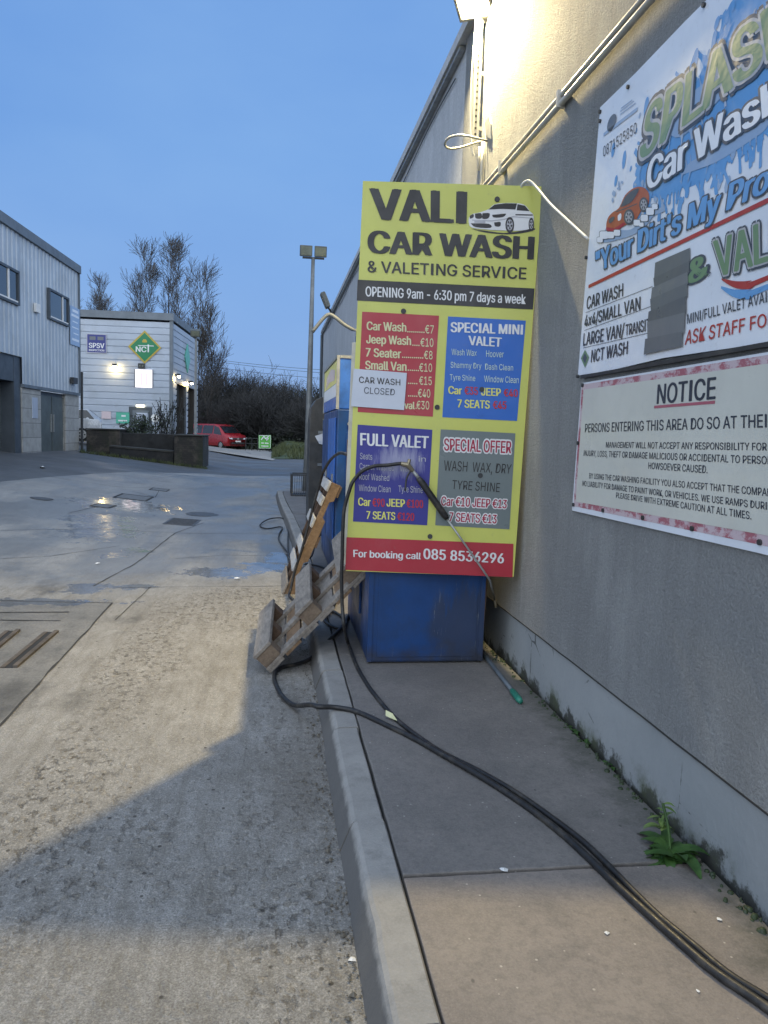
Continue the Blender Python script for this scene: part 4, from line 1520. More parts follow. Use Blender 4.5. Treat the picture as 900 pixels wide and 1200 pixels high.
for a, b, ra, rb2 in ((725, 220, 21, 38), (828, 218, 13, 32)):
    draw('printed_wheel', [(a + ra * math.cos(k * math.pi / 6), b + rb2 * math.sin(k * math.pi / 6)) for k in range(12)], 'print_black', .0045, 2)
    draw('printed_wheel', [(a + ra * .68 * math.cos(k * math.pi / 6), b + rb2 * .68 * math.sin(k * math.pi / 6)) for k in range(12)], 'print_grey', .005, 2)
    for k in range(5):
        t0 = k * 2 * math.pi / 5 + .3
        draw('printed_wheel', [(a + ra * .62 * math.cos(t0 + o) * f_, b + rb2 * .62 * math.sin(t0 + o) * f_) for o, f_ in ((-.35, .35), (-.28, 1), (.28, 1), (.35, .35))] if False else [(a + ra * f_ * math.cos(t0 + o), b + rb2 * f_ * math.sin(t0 + o)) for o, f_ in ((-.4, .2), (-.33, .6), (.33, .6), (.4, .2))], 'print_black', .0056, 1)

# paper notice taped over the sign
pn = root('paper_notice', sp((444, 456))[0], 'white laminated CAR WASH CLOSED paper taped across the sign edge', 'notice')
PN = (PS[0] + nS * .012, nS)


def pnp(*pp):
    return [AP(x, y, PN) for x, y in pp]


mb = MB()
mb.prism(pnp((411.2, 476), (473.5, 480.5), (476.8, 437), (414.5, 432)), -nS * .0016)
mb.build('sheet', 'paper', pn)
lettering('CAR WASH', pnp((420.8, 448.5), (469, 451.6), (469, 444.6), (420.8, 441.2)), nS, 'print_black', pn, .015, .002)
lettering('CLOSED', pnp((426.5, 461), (462.5, 463.3), (462.8, 455.8), (426.8, 453.6)), nS, 'text_slate', pn, .0, .002)

# white cable from sign corner to the banner
pts = [AP(611, 222, PS) - nS * .02, AP(612, 216, PS) + nS * .01, AP(619, 214, PS) + nS * .03, AX(630, 221, 1.47), AX(645, 239, 1.48), AX(665, 258, 1.495), AX(689, 280, 1.51)]
mb = MB()
mb.tube(catmull(pts, 8), .0075, 7)
mb.smooth = True
tag(mb.build('tie_cable', 'cable'), 'thin white cable running from the yellow sign corner to the banner', 'cable')

# ------------------------------------------------------------------ pressure lance, hoses, broom handle
PL = (PS[0] + nS * .045, nS)


def pl(x, y, d=0.0):
    return AP(x, y, (PS[0] + nS * (.045 + d), nS))


la = root('pressure_lance', pl(520, 600), 'black gripped pressure washer lance hanging slantwise across the price sign', 'pressure washer')
mb = MB()
mb.tube([pl(484, 552), pl(492, 562)], [.010, .012], 10)
mb.tube([pl(523, 607), pl(545, 638), pl(566, 668), pl(574, 680), AX(580, 703, 1.49)], .0065, 8)
mb.smooth = True
mb.build('rod', 'galv', la)
mb = MB()
mb.tube([pl(490, 560), pl(494, 565), pl(510, 588), pl(521, 604), pl(524, 608)], [.016, .0205, .0205, .0205, .015], 12)
mb.smooth = True
mb.build('grip', 'rubber', la)
mb = MB()
a, b = pl(474, 545), pl(485, 553)
mb.tube([pl(470, 543.5), pl(478, 545), pl(484, 552)], [.014, .018, .012], 10)
mb.tube([pl(478, 547), pl(480, 538)], [.012, .010], 8)
mb.build('gun_body', 'brass', la)
mb = MB()
mb.tube(catmull([pl(482, 551), pl(478, 557), pl(476, 563), pl(475, 575)], 5), .006, 6)
mb.smooth = True
mb.build('trigger', 'dark_metal', la)
mb = MB()
e_ = AX(580, 703, 1.49)
mb.tube([e_, e_ + Vector((.008, -.004, -.05))], [.012, .010], 8)
mb.build('nozzle', 'brass', la)


def P12(px, py, z=.135):
    return GZ(px, py, z)


def hose(name, pts, r, label, k=8, group=None):
    mb = MB()
    P_ = catmull(pts, k)
    for i, p in enumerate(P_):
        p.x += .006 * mnoise.noise(Vector((i * .13, r * 900, len(pts))))
        p.y += .010 * mnoise.noise(Vector((i * .11, r * 700, len(pts) + 4)))
    mb.tube(P_, [r * (1 + .05 * mnoise.noise(Vector((i * .5, 1, 1)))) for i in range(len(P_))], 10)
    mb.smooth = True
    return tag(mb.build(name, 'rubber'), label, 'hose', group)


hose('hose', [pl(470, 543), pl(455, 545), pl(440, 546), pl(428, 550), pl(418, 558), pl(410, 572), pl(405, 592), pl(402, 620), pl(400.5, 650), pl(400.5, 680), pl(401.5, 712), pl(404, 738, .01),
              P12(408, 752, .16), P12(414, 770), P12(424, 792), P12(440, 815), P12(468, 846), P12(510, 877), P12(560, 903), P12(620, 939), P12(680, 984), P12(740, 1043), P12(800, 1098), P12(850, 1138), P12(908, 1176), P12(990, 1225), P12(1150, 1320)],
     .0115, 'black hose looping down from the lance and trailing along the pavement')
hose('hose', [P12(412, 715), P12(400, 735, .14), P12(388, 748, .13), GZ(368, 768, .03), GZ(350, 778, .02), GZ(330, 782, .02), GZ(322, 789, .02), GZ(322, 799, .02), GZ(329, 813, .02), GZ(344, 826, .03), Vector((GZ(363, 829, .11).x, GZ(363, 829, .11).y, .125)), P12(375, 828.5, .142), P12(395, 829), P12(420, 835), P12(460, 853), P12(500, 874, .137), P12(545, 899, .14), P12(600, 933), P12(660, 978), P12(725, 1040), P12(790, 1098), P12(845, 1144), P12(905, 1186), P12(980, 1240), P12(1130, 1345)],
     .0135, 'black hose coming from beneath the tilted grey pallet and crossing the kerb')

# pallet 1, on edge, leaning on the blue cabinet
k1 = root('pallet', (.25, 7.8, 0), 'brown wooden pallet standing on its edge, leaning steeply against the blue cabinet', 'pallet')
A0 = Vector((.02, 7.38, .0))
up1 = Vector((.44, 0, 1.10)).normalized()
nn = Vector((-up1.z, 0, up1.x))      # face towards the yard
yy_ = Vector((0, 1, 0))
L1, W1 = 1.18, .95


def bx(mb, o, a, la_, b, lb, c_, lc):
    a, b, c_ = a * la_, b * lb, c_ * lc
    B = [o, o + a, o + a + b, o + b]
    return mb.hexa(B, [p + c_ for p in B])


for i in range(3):
    o = A0 + Vector((.095, 0, .0)) + yy_ * (i * (W1 - .05) / 2)
    mb = MB()
    # stringer with two notches
    prof = [(0, 0), (L1, 0), (L1, .09), (L1 * .86, .09), (L1 * .84, .055), (L1 * .7, .055), (L1 * .68, .09), (L1 * .32, .09), (L1 * .30, .055), (L1 * .15, .055), (L1 * .13, .09), (0, .09)]
    mb.prism([o + up1 * u - nn * v for u, v in prof], yy_ * .045)
    mb.build('stringer', 'wood_brown' if i == 0 else 'wood_dark', k1, bev=.003)
o0 = A0 + Vector((.095, 0, 0)) + nn * .002
for j, (u, w, m) in enumerate(((.0, .12, 'wood_grey'), (.24, .10, 'wood_white'), (.42, .10, 'wood_white'), (.70, .10, 'wood_white'), (.93, .09, 'wood_white'), (1.08, .10, 'wood_white'))):
    mb = MB()
    bx(mb, o0 + up1 * u - yy_ * .01, up1, w, yy_, W1, nn, .02)
    mb.build('deck_board', m, k1, bev=.003)
for u in (0.0, .53, 1.06):
    mb = MB()
    bx(mb, o0 + up1 * u - nn * .095, up1, .11, yy_, W1, -nn, .02)
    mb.build('base_board', 'wood_dark', k1, bev=.003)

# pallet 2, tilted over the kerb
k2 = root('pallet', (.2, 5.4, 0), 'grey weathered block pallet tilted low over the kerb beside the sign', 'pallet')
B0 = Vector((.0, 4.88, .012))
u2 = Vector((.60, .02, .625)).normalized()
yb_ = Vector((.03, 1, .13)).normalized()
n2 = u2.cross(yb_).normalized()
if n2.x > 0:
    n2 = -n2
L2, W2 = .90, .80
# deck on the kerb side, blocks, three outer boards facing the yard
d0 = B0
for j in range(6):
    mb = MB()
    bx(mb, d0 + u2 * (j * (L2 - .13) / 5), u2, .13, yb_, W2, n2, .020)
    mb.build('deck_board', 'wood_brown' if j % 3 == 1 else 'wood_grey', k2, bev=.003)
for v in (0.0, (W2 - .10) / 2, W2 - .10):
    mb = MB()
    bx(mb, d0 + n2 * .0205 + yb_ * v, u2, L2, yb_, .10, n2, .024)
    mb.build('cross_board', 'wood_grey', k2, bev=.003)
    for u in (0.0, (L2 - .14) / 2, L2 - .14):
        mb = MB()
        bx(mb, d0 + n2 * .045 + yb_ * v + u2 * (u + .005), u2, .13, yb_, .098, n2, .092)
        mb.build('block', 'wood_block' if v == 0 else 'wood_dark', k2, bev=.004)
for u in (0.0, (L2 - .145) / 2, L2 - .145):
    mb = MB()
    bx(mb, d0 + n2 * .1375 + u2 * u - yb_ * .006, u2, .145, yb_, W2 + .01, n2, .023)
    mb.build('base_board', 'wood_grey', k2, bev=.003)

hose('hose', [Vector((.58, 6.03, 1.40)), AY(398, 531, 6.3), AY(388, 538, 6.8), AY(380, 550, 7.1), AY(376, 562, 7.25), AY(366, 598, 7.3), AY(355, 640, 7.3), AY(346, 668, 7.32), AY(341, 690, 7.3), Vector((.16, 7.2, .02)), Vector((.22, 6.9, .02)), Vector((.2, 6.4, .02)), Vector((.1, 6.0, .02)), Vector((.05, 5.9, .02))],
     .013, 'black hose draped down the side of the brown leaning pallet')
hose('hose', [Vector((.55, 9.0, .9)), Vector((.50, 8.9, .5)), Vector((.47, 8.7, .28)), Vector((.40, 8.6, .15)), Vector((.2, 9.2, .05)), G(336, 612) + Vector((0, 0, .02)), G(318, 611) + Vector((0, 0, .05)), G(305, 616) + Vector((0, 0, .02)), G(312, 621) + Vector((0, 0, .02)), G(330, 619) + Vector((0, 0, .02)), G(327, 628) + Vector((0, 0, .02)), G(328, 637) + Vector((0, 0, .02)), Vector((.3, 8.8, .05)), Vector((.38, 8.3, .14)), Vector((.55, 8.0, .14)), Vector((.52, 7.4, .14))],
     .011, 'thin black hose coiled on wet concrete behind the brown pallet')
hose('hose', [Vector((.55, 7.3, .14)), Vector((.48, 6.9, .14)), Vector((.54, 6.5, .14)), Vector((.47, 6.1, .14)), Vector((.40, 5.75, .145)), Vector((.50, 5.5, .14)), Vector((.56, 5.8, .14)), Vector((.42, 6.3, .14)), Vector((.36, 6.6, .15)), Vector((.5, 7.1, .14))],
     .012, 'tangled black hose lying on pavement between the two pallets')

bh = root('broom_handle', GZ(592, 797, .13), 'loose grey pole with a green grip end lying beside the wall', 'pole')
a, b = GZ(572, 773, .145), GZ(600, 809, .145)
c_ = GZ(610, 822, .145)
mb = MB()
mb.tube([a - (b - a) * .5, a, b], .014, 10)
mb.smooth = True
mb.build('shaft', 'handle_grey', bh)
mb = MB()
mb.tube([b, b + (c_ - b) * .15, b + (c_ - b) * .8, c_], [.014, .019, .019, .014], 10)
mb.smooth = True
mb.build('grip', 'handle_green', bh)
tb = MB()
tb.hexa([(1.375, 4.90, .125), (1.405, 4.90, .125), (1.405, 4.95, .125), (1.375, 4.95, .125)], [(1.385, 4.86, .69), (1.415, 4.86, .69), (1.415, 4.91, .69), (1.385, 4.91, .69)])
tag(tb.build('timber_offcut', 'wood_brown', bev=.003), 'short timber offcut wedged upright between blue cabinet and wall', 'timber')

# ------------------------------------------------------------------ ironwork in the yard
def copy_tree(o, parent=None):
    c = o.copy()
    COL.objects.link(c)
    if parent is not None:
        c.parent = parent
    for ch in list(o.children):
        copy_tree(ch, c)
    return c


def slope_place(o, p):
    e = .2
    n = Vector((-(gz(p.x + e, p.y) - gz(p.x - e, p.y)) / (2 * e), -(gz(p.x, p.y + e) - gz(p.x, p.y - e)) / (2 * e), 1)).normalized()
    o.rotation_euler = n.to_track_quat('Z', 'Y').to_euler()
    o.location = p


mh = root('manhole_cover', (0, 0, 0), None, 'manhole cover', 'manhole covers in the yard')
mb = MB()
mb.tube([(0, 0, -.02), (0, 0, .006)], .30, 32)
mb.build('lid', 'grate', mh)
mb = MB()
ring = []
for k in range(40):
    a = 2 * math.pi * k / 40
    ring += [Vector((math.cos(a) * .315, math.sin(a) * .315, .004)), Vector((math.cos(a) * .345, math.sin(a) * .345, .004))]
mb.add(ring, [[2 * k, 2 * k + 1, (2 * k + 3) % 80, (2 * k + 2) % 80] for k in range(40)])
mb.build('rim', 'joint', mh)
m2 = copy_tree(mh)
slope_place(mh, G(237, 603))
mh['label'] = 'round iron manhole cover in the wet concrete beside the drain grate'
slope_place(m2, G(49, 584.6))
m2.scale = (.55, .55, 1)
m2['label'] = 'round iron manhole cover on the far left, below the shuttered building'
gr = root('drain_cover', (0, 0, 0), None, 'drain cover', 'rectangular drain covers in the yard')
mb = MB()
mb.box((-.42, -.28, -.02), (.42, .28, .005))
mb.build('plate', 'cover_plate', gr)
mb = MB()
for a, b in (((-.47, -.33), (.47, -.285)), ((-.47, .285), (.47, .33)), ((-.47, -.284), (-.425, .284)), ((.425, -.284), (.47, .284))):
    mb.box((*a, -.02), (*b, .008))
mb.build('frame', 'joint', gr)
g2 = copy_tree(gr)
g3 = copy_tree(gr)
slope_place(gr, G(157, 583))
gr['label'] = 'wide rectangular drain cover in the middle distance, nearest the planter glow'
slope_place(g2, G(187, 574))
g2.scale = (.62, .62, 1)
g2['label'] = 'rectangular drain cover farthest away, close to the asphalt edge'
slope_place(g3, G(121, 593))
g3.scale = (.5, .5, 1)
g3['label'] = 'rectangular drain cover nearest the camera, left of the two manholes'
dg = root('drain_grate', (0, 0, 0), 'slotted gully grate set in concrete in front of a round manhole', 'drain grate')
mb = MB()
for i in range(13):
    mb.box((-.40 + i * .062, -.2, -.02), (-.372 + i * .062, .2, .006))
mb.build('bars', 'grate', dg)
mb = MB()
for a, b in (((-.44, -.25), (.44, -.205)), ((-.44, .205), (.44, .25)), ((-.44, -.204), (-.405, .204)), ((.405, -.204), (.44, .204))):
    mb.box((*a, -.02), (*b, .007))
mb.build('frame', 'grate', dg)
mb = MB()
mb.box((-.404, -.204, -.03), (.404, .204, .003))
mb.build('sump', 'interior', dg)
slope_place(dg, G(214, 612))

rl = []
for (a, b, lab) in ((G(10, 783), G(60, 741), 'rusty steel floor channel set in concrete at the lower left, right-hand of two'), (G(-38, 783), G(15, 740), 'rusty steel floor channel partly cut off at the left picture edge')):
    d = (b - a).normalized()
    n = Vector((d.y, -d.x, 0))
    o = root('floor_channel', (a + b) / 2, lab, 'floor channel', 'floor channels of the wash bay')
    mb = MB()
    for off in (-.055, .025):
        q = [a + n * off, a + n * (off + .03), b + n * (off + .03), b + n * off]
        mb.hexa([p + Vector((0, 0, -.02)) for p in q], [p + Vector((0, 0, .018 if off > 0 else .006)) for p in q])
    mb.build('edge_bar', 'channel_bar', o)
    q = [a - n * .025, a + n * .025, b + n * .025, b - n * .025]
    mb = MB()
    mb.hexa([p + Vector((0, 0, -.02)) for p in q], [p + Vector((0, 0, .003)) for p in q])
    mb.build('slot', 'interior', o)

# ------------------------------------------------------------------ left-hand industrial unit
LC = Vector((-7.27, 30.34, .60))
ya = R(3.2)
ld_ = Vector((-math.sin(ya), -math.cos(ya), 0))       # along the face, towards the camera
nl = Vector((math.cos(ya), -math.sin(ya), 0))         # face normal, towards the road
LPn = (LC, nl)


def lw(px, py):
    """(distance along face from the far corner, height)"""
    p = AP(px, py, LPn)
    return ((p - LC).dot(ld_), p.z)


def lp(u, z, o=0.0):
    return Vector((LC.x, LC.y, 0)) + ld_ * u + nl * o + Vector((0, 0, z))


def lbox(mb, u0, u1, z0, z1, o0, o1):
    B = [lp(u0, z0, o0), lp(u0, z0, o1), lp(u1, z0, o1), lp(u1, z0, o0)]
    return mb.hexa(B, [p + Vector((0, 0, z1 - z0)) for p in B])


ub = root('industrial_unit', LC, 'two-storey grey ribbed metal unit with blockwork base on the left', 'building', kind='thing')
UL = 22.0
dz = lw(77, 455)
d_u1, d_z = lw(77, 454)
d_u0, _ = lw(48, 454)
s_u, s_z = lw(27, 420)
print('LB', lw(94, 318), lw(94, 462), lw(77, 454), lw(48, 454), lw(27, 420), lw(55, 341), lw(78, 384), lw(0, 306), lw(19, 358))
zb = lw(94, 461)[1]
step_u, step_z = lw(26, 447)
_, step_top = lw(27, 419)
zt = 7.1
mb = MB()


def ribs(mb, u0, u1, z0, z1):
    per = .33
    u = u0
    prof = []
    while u < u1 - 1e-6:
        for du, o in ((0, .0), (.13, .0), (.165, .024), (.295, .024)):
            if u + du < u1:
                prof.append((u + du, o))
        u += per
    prof.append((u1, 0))
    vs_ = []
    for u, o in prof:
        vs_ += [lp(u, z0, o), lp(u, z1, o)]
    mb.add(vs_, [[2 * i, 2 * i + 2, 2 * i + 3, 2 * i + 1] for i in range(len(prof) - 1)])


ribs(mb, .02, step_u, zb, zt)
ribs(mb, step_u, UL, step_top, zt)
mb.build('cladding', 'clad_grey', ub)
mb = MB()
lbox(mb, 0, UL, zb + .05, zt - .05, -12, -.06)
lbox(mb, 0.02, UL, 0, zb, -12, -1.2)
mb.build('core_wall', 'trim_dark', ub)
mb = MB()
lbox(mb, -.06, UL, zt, zt + .28, -12, .10)
mb.build('parapet', 'trim_mid', ub)
mb = MB()
lbox(mb, -.05, .02, zb, zt - .001, -.5, .06)
lbox(mb, .0205, step_u, zb - .10, zb - .001, -.08, .06)
mb.build('edge_trim', 'trim_mid', ub)
for (a, b) in ((0.0, d_u1), (d_u0, step_u)):
    mb = MB()
    lbox(mb, a, b, 0, zb - .11, -.3, -.01)
    mb.build('block_pier', 'blocks', ub)
# double door
mb = MB()
lbox(mb, d_u1 + .001, d_u0 - .001, 0, zb - .115, -.25, -.12)
dd = mb.build('door_frame', 'trim_dark', ub)
w = (d_u0 - d_u1)
for i in range(2):
    mb = MB()
    lbox(mb, d_u1 + .06 + i * w * .49, d_u1 + w * .47 + i * w * .49, .5, zb - .25, -.119, -.09)
    d_ = mb.build('door', 'door_grey', ub)
    mb = MB()
    uu = d_u1 + w * (.43 if i == 0 else .53)
    lbox(mb, uu, uu + .04, 1.3, 1.9, -.089, -.05)
    mb.build('handle', 'galv', d_)
# shutter
mb = MB()
n_ = 40
for k in range(n_):
    z = .4 + k * (step_top - .4) / n_
    lbox(mb, step_u + .5, step_u + 5.0, z, z + (step_top - .4) / n_ * .86, -.5, -.44)
lbox(mb, step_u + .5, step_u + 5.0, .3, step_top, -.55, -.501)
mb.build('roller_shutter', 'shutter', ub)
mb = MB()
lbox(mb, step_u + .001, step_u + .499, 0, step_top - .001, -.6, -.05)
lbox(mb, step_u + 5.001, UL, 0, step_top - .001, -.6, -.05)
mb.build('reveal', 'trim_dark', ub)
# windows
for (a, b) in (((78, 341), (55, 382)), ((19, 310), (-22, 352))):
    u1_, zt_ = lw(*a)
    u0_, zb_ = lw(*b)
    if a[0] == 78:
        zt_, zb_ = lw(66, 343)[1], lw(66, 378)[1]
        zT, zB = zt_, zb_
    else:
        zt_, zb_ = zT, zB
    mb = MB()
    lbox(mb, u1_, u0_, zb_, zb_ + .07, -.02, .10)
    lbox(mb, u1_, u0_, zt_ - .07, zt_, -.02, .10)
    lbox(mb, u1_, u1_ + .09, zb_ + .071, zt_ - .071, -.02, .10)
    lbox(mb, u0_ - .09, u0_, zb_ + .071, zt_ - .071, -.02, .10)
    wf = mb.build('window', 'trim_dark', ub)
    wd = u0_ - u1_
    mb = MB()
    lbox(mb, u1_ + wd * .30, u1_ + wd * .34, zb_ + .072, zt_ - .072, -.02, .085)
    lbox(mb, u1_ + .1, u0_ - .1, zb_ + .072, zb_ + .12, -.02, .08)
    mb.build('mullion', 'paper_white', wf)
    mb = MB()
    lbox(mb, u1_ + .091, u1_ + wd * .299, zb_ + .125, zt_ - .072, -.02, .055)
    lbox(mb, u1_ + wd * .341, u0_ - .091, zb_ + .125, zt_ - .072, -.02, .06)
    mb.build('pane', 'glass', wf)
mb = MB()
a, b = lw(43, 357), lw(38, 365)
lbox(mb, a[0], b[0], b[1], a[1], .04, .12)
mb.build('alarm_box', 'paper_white', ub)
mb = MB()
a, b = lw(86, 443), lw(81, 449)
lbox(mb, a[0], b[0], b[1], a[1], .04, .16)
mb.build('wall_lamp', 'dark_metal', ub)
a, b = lw(44, 470), lw(38, 490)
sgn = MB()
lbox(sgn, a[0], b[0], b[1], a[1] + .1, -.009, .005)
tag(sgn.build('wall_notice', 'paper'), 'small pale notice on the blockwork pier beside the grey double door', 'notice')
a, b = lw(92, 357), lw(81, 408)
zz0, zz1 = lw(86, 405)[1], lw(86, 360)[1]
sg = root('wall_banner', lp((a[0] + b[0]) / 2, zz0), 'pale blue banner high on the ribbed grey unit near its corner', 'banner')
mb = MB()
lbox(mb, a[0], b[0], zz0, zz1, .04, .055)
mb.build('sheet', 'lightblue', sg)
mb = MB()
for z0, z1, f0, f1 in ((.86, .93, .2, .8), (.74, .80, .15, .9), (.6, .63, .25, .8), (.45, .48, .2, .85), (.3, .33, .2, .7), (.12, .18, .15, .85)):
    lbox(mb, a[0] + (b[0] - a[0]) * f0, a[0] + (b[0] - a[0]) * f1, zz0 + (zz1 - zz0) * z0, zz0 + (zz1 - zz0) * z1, .0555, .057)
mb.build('faded_print', 'banner_white', sg)
po = MB()
pp = AY(96, 527, 29.2)
po.tube([(pp.x, pp.y, gz(pp.x, pp.y) - .1), (pp.x + .02, pp.y, AY(97, 436, 29.2).z)], .045, 8)
tag(po.build('post', 'dark_metal'), 'thin dark steel post in front of the grey unit corner', 'post')

# ------------------------------------------------------------------ test centre behind
NC = AY(201, 520, 46.0)
NC.z = gz(NC.x, NC.y)
na = R(3.6)
nside = Vector((math.sin(na), math.cos(na), 0))
nfront = Vector((-math.cos(na), math.sin(na), 0))      # leftwards along the front
fN = -nside
sN = -nfront
PF, PSd = (NC, fN), (NC, sN)
ZT = AP(201, 378, PF).z


def fp_(u, z, o=0.0):
    return Vector((NC.x, NC.y, 0)) + nfront * u + fN * o + Vector((0, 0, z))


def sd_(u, z, o=0.0):
    return Vector((NC.x, NC.y, 0)) + nside * u + sN * o + Vector((0, 0, z))


def fu(px, py):
    p = AP(px, py, PF)
    return ((p - NC).dot(nfront), p.z)


def su(px, py):
    p = AP(px, py, PSd)
    return ((p - NC).dot(nside), p.z)


def gbox(fn, mb, u0, u1, z0, z1, o0, o1):
    B = [fn(u0, z0, o0), fn(u1, z0, o0), fn(u1, z0, o1), fn(u0, z0, o1)]
    return mb.hexa(B, [p + Vector((0, 0, z1 - z0)) for p in B])


SL = su(231, 430)[0]
print('NCT', NC, ZT, SL, su(205, 447), su(218, 447), su(221, 447), su(229, 447))
g0 = NC.z
tcn = root('test_centre', NC, 'pale horizontally clad vehicle test centre with open bays behind the planter', 'building', kind='thing')


def boards(fn, mb, u0, u1, z0, z1, n):
    h = (z1 - z0) / n
    prof = []
    for i in range(n):
        z = z0 + i * h
        prof += [(z, .0), (z + h * .12, .0), (z + h * .16, .045), (z + h * .92, .06), (z + h * .96, .0)]
    prof.append((z1, 0))
    V = []
    for z, o in prof:
        V += [fn(u0, z, o), fn(u1, z, o)]
    mb.add(V, [[2 * i, 2 * i + 1, 2 * i + 3, 2 * i + 2] for i in range(len(prof) - 1)])


FL = 12.5
du0, dzt = fu(177, 480)
du1, _ = fu(153, 480)
hb = (ZT - g0) / 19
mb = MB()
zdo = g0 + hb * round((dzt - g0) / hb)
boards(fp_, mb, 0.12, FL, zdo, ZT, 19 - round((zdo - g0) / hb))
boards(fp_, mb, 0.12, du0 - .08, g0, zdo, round((zdo - g0) / hb))
boards(fp_, mb, du1 + .08, FL, g0, zdo, round((zdo - g0) / hb))
mb.build('front_cladding', 'clad_white', tcn)
ob0, obz = su(206, 449)
ob1, ob2, ob3 = su(216, 449)[0], su(219.5, 449)[0], su(228, 449)[0]
obz = su(206, 448)[1]
zo = g0 + hb * round((obz - g0) / hb)
mb = MB()
k = round((zo - g0) / hb)
boards(sd_, mb, .12, SL, zo, ZT, 19 - k)
boards(sd_, mb, .12, ob0, g0, zo, k)
boards(sd_, mb, ob1, ob2, g0, zo, k)
boards(sd_, mb, ob3, SL, g0, zo, k)
mb.build('side_cladding', 'clad_white', tcn)
mb = MB()
gbox(fp_, mb, -.07, .115, g0, ZT + .1, -.115, .07)
mb.build('corner_trim', 'trim_mid', tcn)
mb = MB()
gbox(fp_, mb, -.12, FL, ZT + .101, ZT + .5, -SL - .3, .14)
mb.build('roof_edge', 'trim_mid', tcn)
mb = MB()
gbox(fp_, mb, .3, FL, g0 - .2, ZT, -.3, -.06)
gbox(fp_, mb, FL - .3, FL, g0 - .2, ZT, -SL, -.31)
gbox(fp_, mb, .3, FL, g0 - .2, ZT, -SL - .2, -SL)
mb.build('inner_wall', 'interior', tcn)
for a, b in ((ob0, ob1), (ob2, ob3)):
    mb = MB()
    gbox(sd_, mb, a, b, g0 - .1, zo, -3.2, -3.0)
    gbox(sd_, mb, b - .15, b - .01, g0 - .1, zo, -2.99, -.05)
    bay = mb.build('service_bay', 'bay_interior', tcn)
    mb = MB()
    gbox(sd_, mb, a + .01, b - .151, zo - 1.3, zo - .01, -1.0, -.3)
    mb.build('raised_door', 'interior', bay)
    mb = MB()
    gbox(sd_, mb, b + .01, b + .12, g0, zo - .02, .0, .10)
    mb.build('door_post', 'trim_dark', bay)
mb = MB()
gbox(sd_, mb, ob1 + .1, ob1 + .25, g0 + 1.2, g0 + 2.7, -2.0, -1.9)
mb.build('bay_tube_light', 'tube_light', tcn)
# entrance door
mb = MB()
gbox(fp_, mb, du0 - .07, du1 + .07, g0, zdo - .005, -.05, .02)
df = mb.build('door_frame', 'trim_dark', tcn)
mb = MB()
gbox(fp_, mb, du0 + .12, du1 - .12, g0 + .05, zdo - .2, .0205, .04)
dr = mb.build('door', 'trim_mid', tcn)
a, b = fu(173, 484), fu(160, 497)
flat('door_notice', [fp_(a[0], b[1]), fp_(b[0], b[1]), fp_(b[0], a[1]), fp_(a[0], a[1])], fN, 'paper', dr, .045)
lettering('SPSV', [fp_(b[0] - .06, a[1] - .35), fp_(a[0] + .06, a[1] - .35), fp_(a[0] + .06, a[1] - .1), fp_(b[0] - .06, a[1] - .1)], fN, 'text_slate', dr, .03, .05)
lettering('OFFICE', [fp_(b[0] - .06, b[1] + .1), fp_(a[0] + .06, b[1] + .1), fp_(a[0] + .06, b[1] + .3), fp_(b[0] - .06, b[1] + .3)], fN, 'text_slate', dr, .02, .05)
# door lamp
a = fu(165, 475.5)
dl = root('door_lamp', fp_(a[0], a[1] - .1), 'small lit strip lamp over the test centre door', 'lamp')
mb = MB()
gbox(fp_, mb, a[0] - .22, a[0] + .22, a[1] - .08, a[1] + .06, .08, .17)
mb.build('diffuser', 'tube_light', dl)
mb = MB()
gbox(fp_, mb, a[0] - .25, a[0] + .25, a[1] + .061, a[1] + .10, .065, .18)
mb.build('housing', 'dark_metal', dl)


def rsign(name, px0, py0, px1, py1, label, m, cat='sign'):
    u1_, z1_ = fu(px0, py0)
    u0_, z0_ = fu(px1, py1)
    o = root(name, fp_((u0_ + u1_) / 2, z0_), label, cat)
    mb = MB()
    gbox(fp_, mb, u0_, u1_, z0_, z1_, .065, .10)
    mb.build('panel', m, o)
    return o, u0_, u1_, z0_, z1_


o, a, b, c, d = rsign('inspection_sign', 102, 391, 125.5, 414.5, 'square navy sign with white SPSV letters on the pale clad wall', 'spsv_blue')
W_ = b - a
H_ = d - c


def fq(u0_, u1_, z0_, z1_):
    """lettering box on the front (u grows to the left)"""
    return [fp_(u1_, z0_), fp_(u0_, z0_), fp_(u0_, z1_), fp_(u1_, z1_)]


mb = MB()
for uu0, uu1, zz0_, zz1_ in ((a, b, d - .04, d), (a, b, c, c + .04), (a, a + .04, c + .041, d - .041), (b - .04, b, c + .041, d - .041)):
    gbox(fp_, mb, uu0, uu1, zz0_, zz1_, .1005, .105)
mb.build('rim', 'print_grey', o)
lettering('SPSV', fq(a + W_ * .12, a + W_ * .88, c + H_ * .27, c + H_ * .52), fN, 'print_white', o, .05, .104)
lettering('INSPECTION', fq(a + W_ * .12, a + W_ * .88, c + H_ * .10, c + H_ * .20), fN, 'print_white', o, .04, .104)
for f0, f1 in ((.15, .45), (.55, .85)):
    mb = MB()
    gbox(fp_, mb, a + W_ * f0, a + W_ * f1, c + H_ * .68, c + H_ * .86, .1005, .103)
    mb.build('printed_emblem', 'tape', o)
